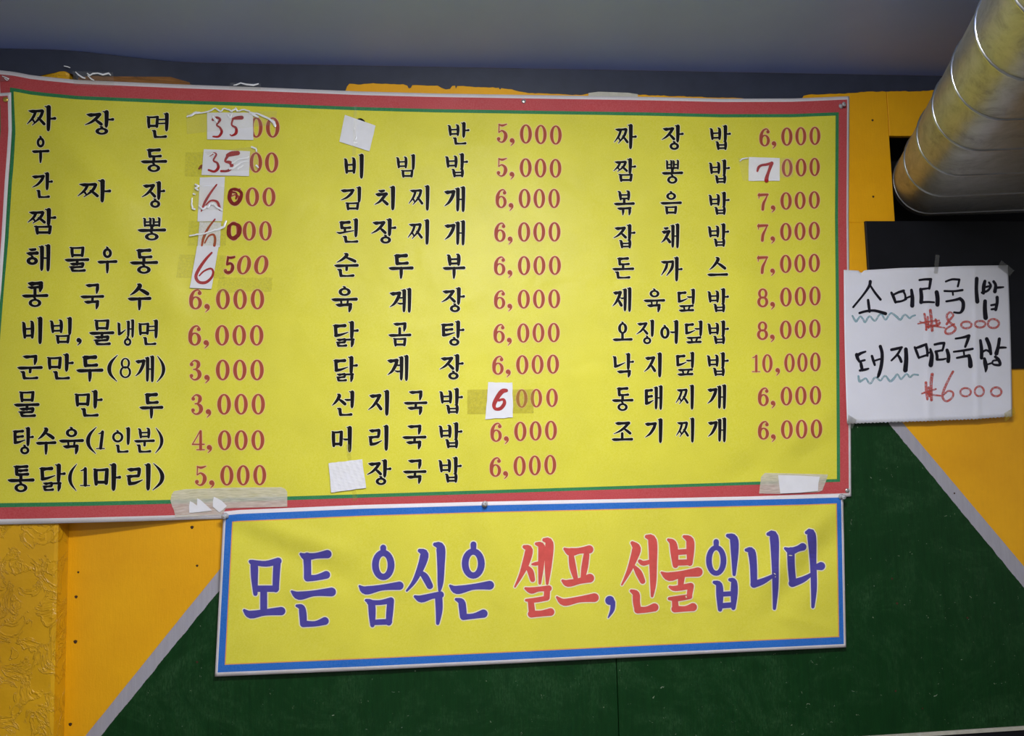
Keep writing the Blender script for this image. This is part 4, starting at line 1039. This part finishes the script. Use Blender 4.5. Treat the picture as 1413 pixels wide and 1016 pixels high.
pushpin(668.5, 696.5, off_low(668, 696) + 0.0008, 'clear push pin in the middle of the top edge of the blue bordered notice', (.1, .3))
pushpin(1160, 685.5, off_low(1160, 685) + 0.0008, 'clear push pin at the top right corner of the blue bordered notice', (.15, .0))

# ------------------------------------------------------------------ handwritten sheet at the right
Zp = ((1140, 340), 3.908)
def off_paper(x, y):
    o = 0.0165 + 0.006 * sstep(1180, 1260, x)
    o += 0.0025 * math.exp(-((x - 1281) / 5) ** 2) + 0.0025 * math.exp(-((x - 1347 - (y - 470) * .02) / 4) ** 2)
    o += 0.012 * sstep(500, 590, y) * (0.5 + 0.5 * sstep(1170, 1396, x)) + 0.0008 * math.sin(x * .05 + y * .09)
    o += 0.0012 * math.sin(y * .13 + x * .03) * sstep(520, 585, y)
    return o
m = MB(); vs = []; fs = []; NU, NV = 90, 34
ptop = [(95,127),(175,131),(180,141),(196,142),(205,129),(400,117),(560,113),(735,106),(980,102)]
pbot = [(113,957),(300,950),(560,942),(800,932),(1003,918)]
for i in range(NU + 1):
    u = i / NU
    xt = 95 + (980 - 95) * u; xb2 = 113 + (1003 - 113) * u
    yt = interp(ptop, xt); yb2 = interp(pbot, xb2) + (2.6 if i % 2 else -2.0) + random.uniform(-1, 1)
    for j in range(NV + 1):
        v = j / NV; bow = 4 * math.sin(v * math.pi) * (1 - 2 * u) * -1
        x = Zp[0][0] + ((1 - v) * xt + v * xb2 + bow) / Zp[1]; y = Zp[0][1] + ((1 - v) * yt + v * yb2) / Zp[1]
        vs.append(P(x, y, off_paper(x, y)))
for i in range(NU):
    for j in range(NV): a = i * (NV + 1) + j; fs.append((a, a + 1, a + NV + 2, a + NV + 1))
m.add(vs, fs)
sheet = tag(m.build('handwritten_sheet', M['paper2'], smooth=True, solid=0.0004), 'white handwritten price sheet with black marker words and faded red prices, right', 'paper')
def pen(mat, strokes, rings=(), e=0.0012, name='handwriting'):
    ink = Ink(off_paper, e)
    kw = 1.3 if mat == 'marker' else 1.1
    for s in strokes: ink.ribbon([(a, b, c * kw) for a, b, c in zp(*Zp, s)])
    for (x, y, rx, ry, w_) in rings:
        s = Zp[1]; ink.ring(Zp[0][0] + x/s, Zp[0][1] + y/s, rx/s, ry/s, (rx - w_)/s, (ry - w_)/s)
    return ink.mb.build(name, M[mat], sheet)
STROKES = [
 [(238,190,14),(232,215,12),(200,262,9),(146,328,9)], [(236,208,8),(262,248,10),(293,287,11)], [(226,290,11),(230,320,12),(234,352,11)], [(180,360,10),(215,350,10),(262,347,11),(320,363,14)],
 [(352,250,10),(362,270,13),(374,302,11)], [(362,262,9),(390,248,10),(418,240,12)], [(416,242,10),(426,262,9),(428,285,9)], [(376,300,10),(405,296,9),(432,285,8)], [(425,282,8),(450,272,8),(462,268,8)], [(460,236,12),(465,275,16),(464,320,18)],
 [(503,182,9),(535,178,10),(565,178,12)], [(564,178,12),(560,205,12),(556,228,10)], [(510,232,10),(556,226,8)], [(510,232,14),(514,270,16),(512,302,16)], [(512,302,10),(550,300,9),(582,302,8)], [(596,248,18),(601,280,18),(600,315,18)],
 [(645,190,8),(680,178,9),(718,180,10)], [(718,180,10),(714,200,9),(710,216,9)], [(638,241,9),(690,242,9),(735,236,10)], [(682,242,8),(684,262,8)], [(648,297,9),(690,290,10),(722,282,13)], [(722,282,14),(738,300,15),(738,335,15),(722,358,10),(690,356,8)],
 [(812,174,16),(810,235,15),(815,298,18)], [(856,188,13),(850,215,16),(848,252,14)], [(840,250,10),(870,240,10),(888,215,10),(878,195,9)], [(850,222,9),(884,214,9)], [(903,190,12),(914,210,13),(910,244,16)], [(912,224,10),(935,222,10),(956,220,7)],
 [(857,296,16),(856,340,18),(860,385,20)], [(922,275,14),(922,305,13),(914,342,13)], [(890,318,9),(920,312,9)], [(892,340,9),(915,336,9)],
 [(212,568,8),(185,578,12),(165,592,14)], [(165,585,16),(170,605,14),(180,622,10)], [(178,622,9),(208,614,9)], [(186,625,10),(190,645,14),(195,668,12)], [(182,670,10),(210,665,11),(228,660,8)],
 [(247,592,11),(254,615,12),(262,640,10)], [(258,618,8),(290,608,8)], [(292,540,14),(302,580,14),(298,640,15),(285,690,14),(278,706,8)],
 [(352,558,12),(380,552,12),(408,545,10)], [(406,546,10),(385,582,10),(352,616,8)], [(382,582,8),(396,600,12),(405,622,12)], [(430,555,16),(432,610,18),(427,668,20)],
 [(478,545,10),(488,570,12),(500,602,10)], [(482,550,9),(510,540,12),(540,528,10)], [(538,530,12),(545,560,12),(546,590,10)], [(502,600,9),(545,586,9)], [(545,580,8),(568,566,8)], [(562,555,10),(570,590,16),(564,640,20)],
 [(585,530,10),(612,524,11),(636,522,12)], [(636,522,12),(632,545,10),(626,562,9)], [(590,568,10),(628,560,9)], [(592,568,12),(598,590,13),(598,610,12)], [(598,612,9),(628,610,9),(645,606,7)], [(652,560,14),(660,590,16),(658,620,16)],
 [(698,498,8),(735,492,10),(770,483,14)], [(770,484,13),(762,510,13),(750,542,10)], [(688,569,8),(740,562,10),(790,553,10)], [(742,562,8),(744,586,8)], [(705,602,9),(745,594,11),(772,590,13)], [(770,590,14),(776,615,18),(778,645,20)],
 [(832,508,12),(838,555,15),(838,602,15)], [(838,575,9),(862,560,9),(884,572,9)], [(866,500,16),(880,535,16),(888,580,13)], [(934,500,14),(928,540,14),(918,578,18)], [(925,548,9),(950,546,10),(970,546,7)],
 [(854,606,12),(858,630,18),(862,655,16),(860,676,7)], [(862,640,8),(892,630,8)], [(912,596,12),(930,612,14),(938,638,12),(915,640,10),(898,634,8),(900,618,8),(925,614,8)],
]
k0 = 0
for n_ in (4, 6, 6, 6, 10, 8, 4, 6, 6, 6, 8):
    pen('marker', STROKES[k0:k0 + n_], name='letter'); k0 += n_
A_ = 0.0014
pen('pale_marker', [[(530,365,12),(538,410,12),(540,450,12)], [(562,345,15),(568,400,15),(572,455,14)], [(590,395,12),(600,430,12)], [(548,380,10),(552,440,10)], [(495,418,7),(540,408,9),(610,400,8)], [(505,405,6),(560,425,8),(640,440,7)], [(540,435,10),(600,425,14),(612,412,12)]], (), A_, 'currency_mark')
pen('pale_marker', [[(650,420,12),(668,395,12),(686,372,10),(668,356,10),(650,375,12),(662,405,12),(690,430,12),(698,448,12),(675,470,12),(645,468,12),(648,445,10),(690,420,10)]], (), A_, 'numeral')
pen('pale_marker', [[(538,735,14),(540,780,14),(546,825,12)], [(572,690,16),(566,740,15),(568,830,14)], [(552,760,10),(556,810,10)], [(515,795,8),(560,780,10),(592,770,9)], [(528,788,8),(570,800,10),(618,806,8)]], (), A_, 'currency_mark')
pen('pale_marker', [[(684,676,12),(660,720,12),(635,775,13),(628,815,12),(650,836,11),(680,815,11),(684,790,10),(660,780,10),(635,800,9)]], (), A_, 'numeral')
for z in [(756,424,34,24,12), (830,420,34,24,12), (902,417,36,30,12), (752,787,34,28,11), (826,782,30,32,11), (917,785,34,30,12)]: pen('pale_marker', [], [z], A_, 'numeral')
pen('teal_marker', [[(142,375,9),(160,405,12),(172,392,10),(185,378,9),(198,392,10),(210,410,10),(225,385,10),(238,378,9),(252,395,10),(266,400,10),(285,372,9),(300,368,9),(320,396,10),(338,372,9),(352,360,9),(378,378,12),(400,396,12),(415,375,10),(430,370,9),(450,388,9),(462,378,9),(480,372,9)]], (), 0.0010, 'wavy_underline')
pen('teal_marker', [[(174,700,10),(180,728,14),(196,722,10),(214,712,9),(230,736,10),(242,738,10),(258,712,10),(272,708,9),(292,724,10),(308,706,9),(322,700,9),(345,728,12),(366,712,12),(384,690,9),(402,716,10),(416,705,9),(434,688,9),(452,706,10),(470,692,9),(496,694,9)]], (), 0.0010, 'wavy_underline')
# tape bits that hold the sheet
def ptape(pts, label, mat='film'):
    m = MB(); quad(m, z4(Zp, pts), lambda x, y: max(off_paper(x, y), 0.0165) + 0.0022, 5, 0, .1)
    tag(m.build('clear_tape', M[mat], smooth=True), label, 'tape')
ptape([(590,45),(612,48),(602,148),(580,145)], 'short vertical clear tape at the top edge of the handwritten sheet')
ptape([(945,75),(1015,130),(990,160),(925,110)], 'clear tape across the top right corner of the handwritten sheet')
ptape([(118,905),(165,935),(140,985),(112,960)], 'clear tape at the lower left corner of the handwritten sheet')
ptape([(960,900),(1015,868),(1022,900),(965,945)], 'yellowish tape at the lower right corner of the handwritten sheet', 'old_tape')
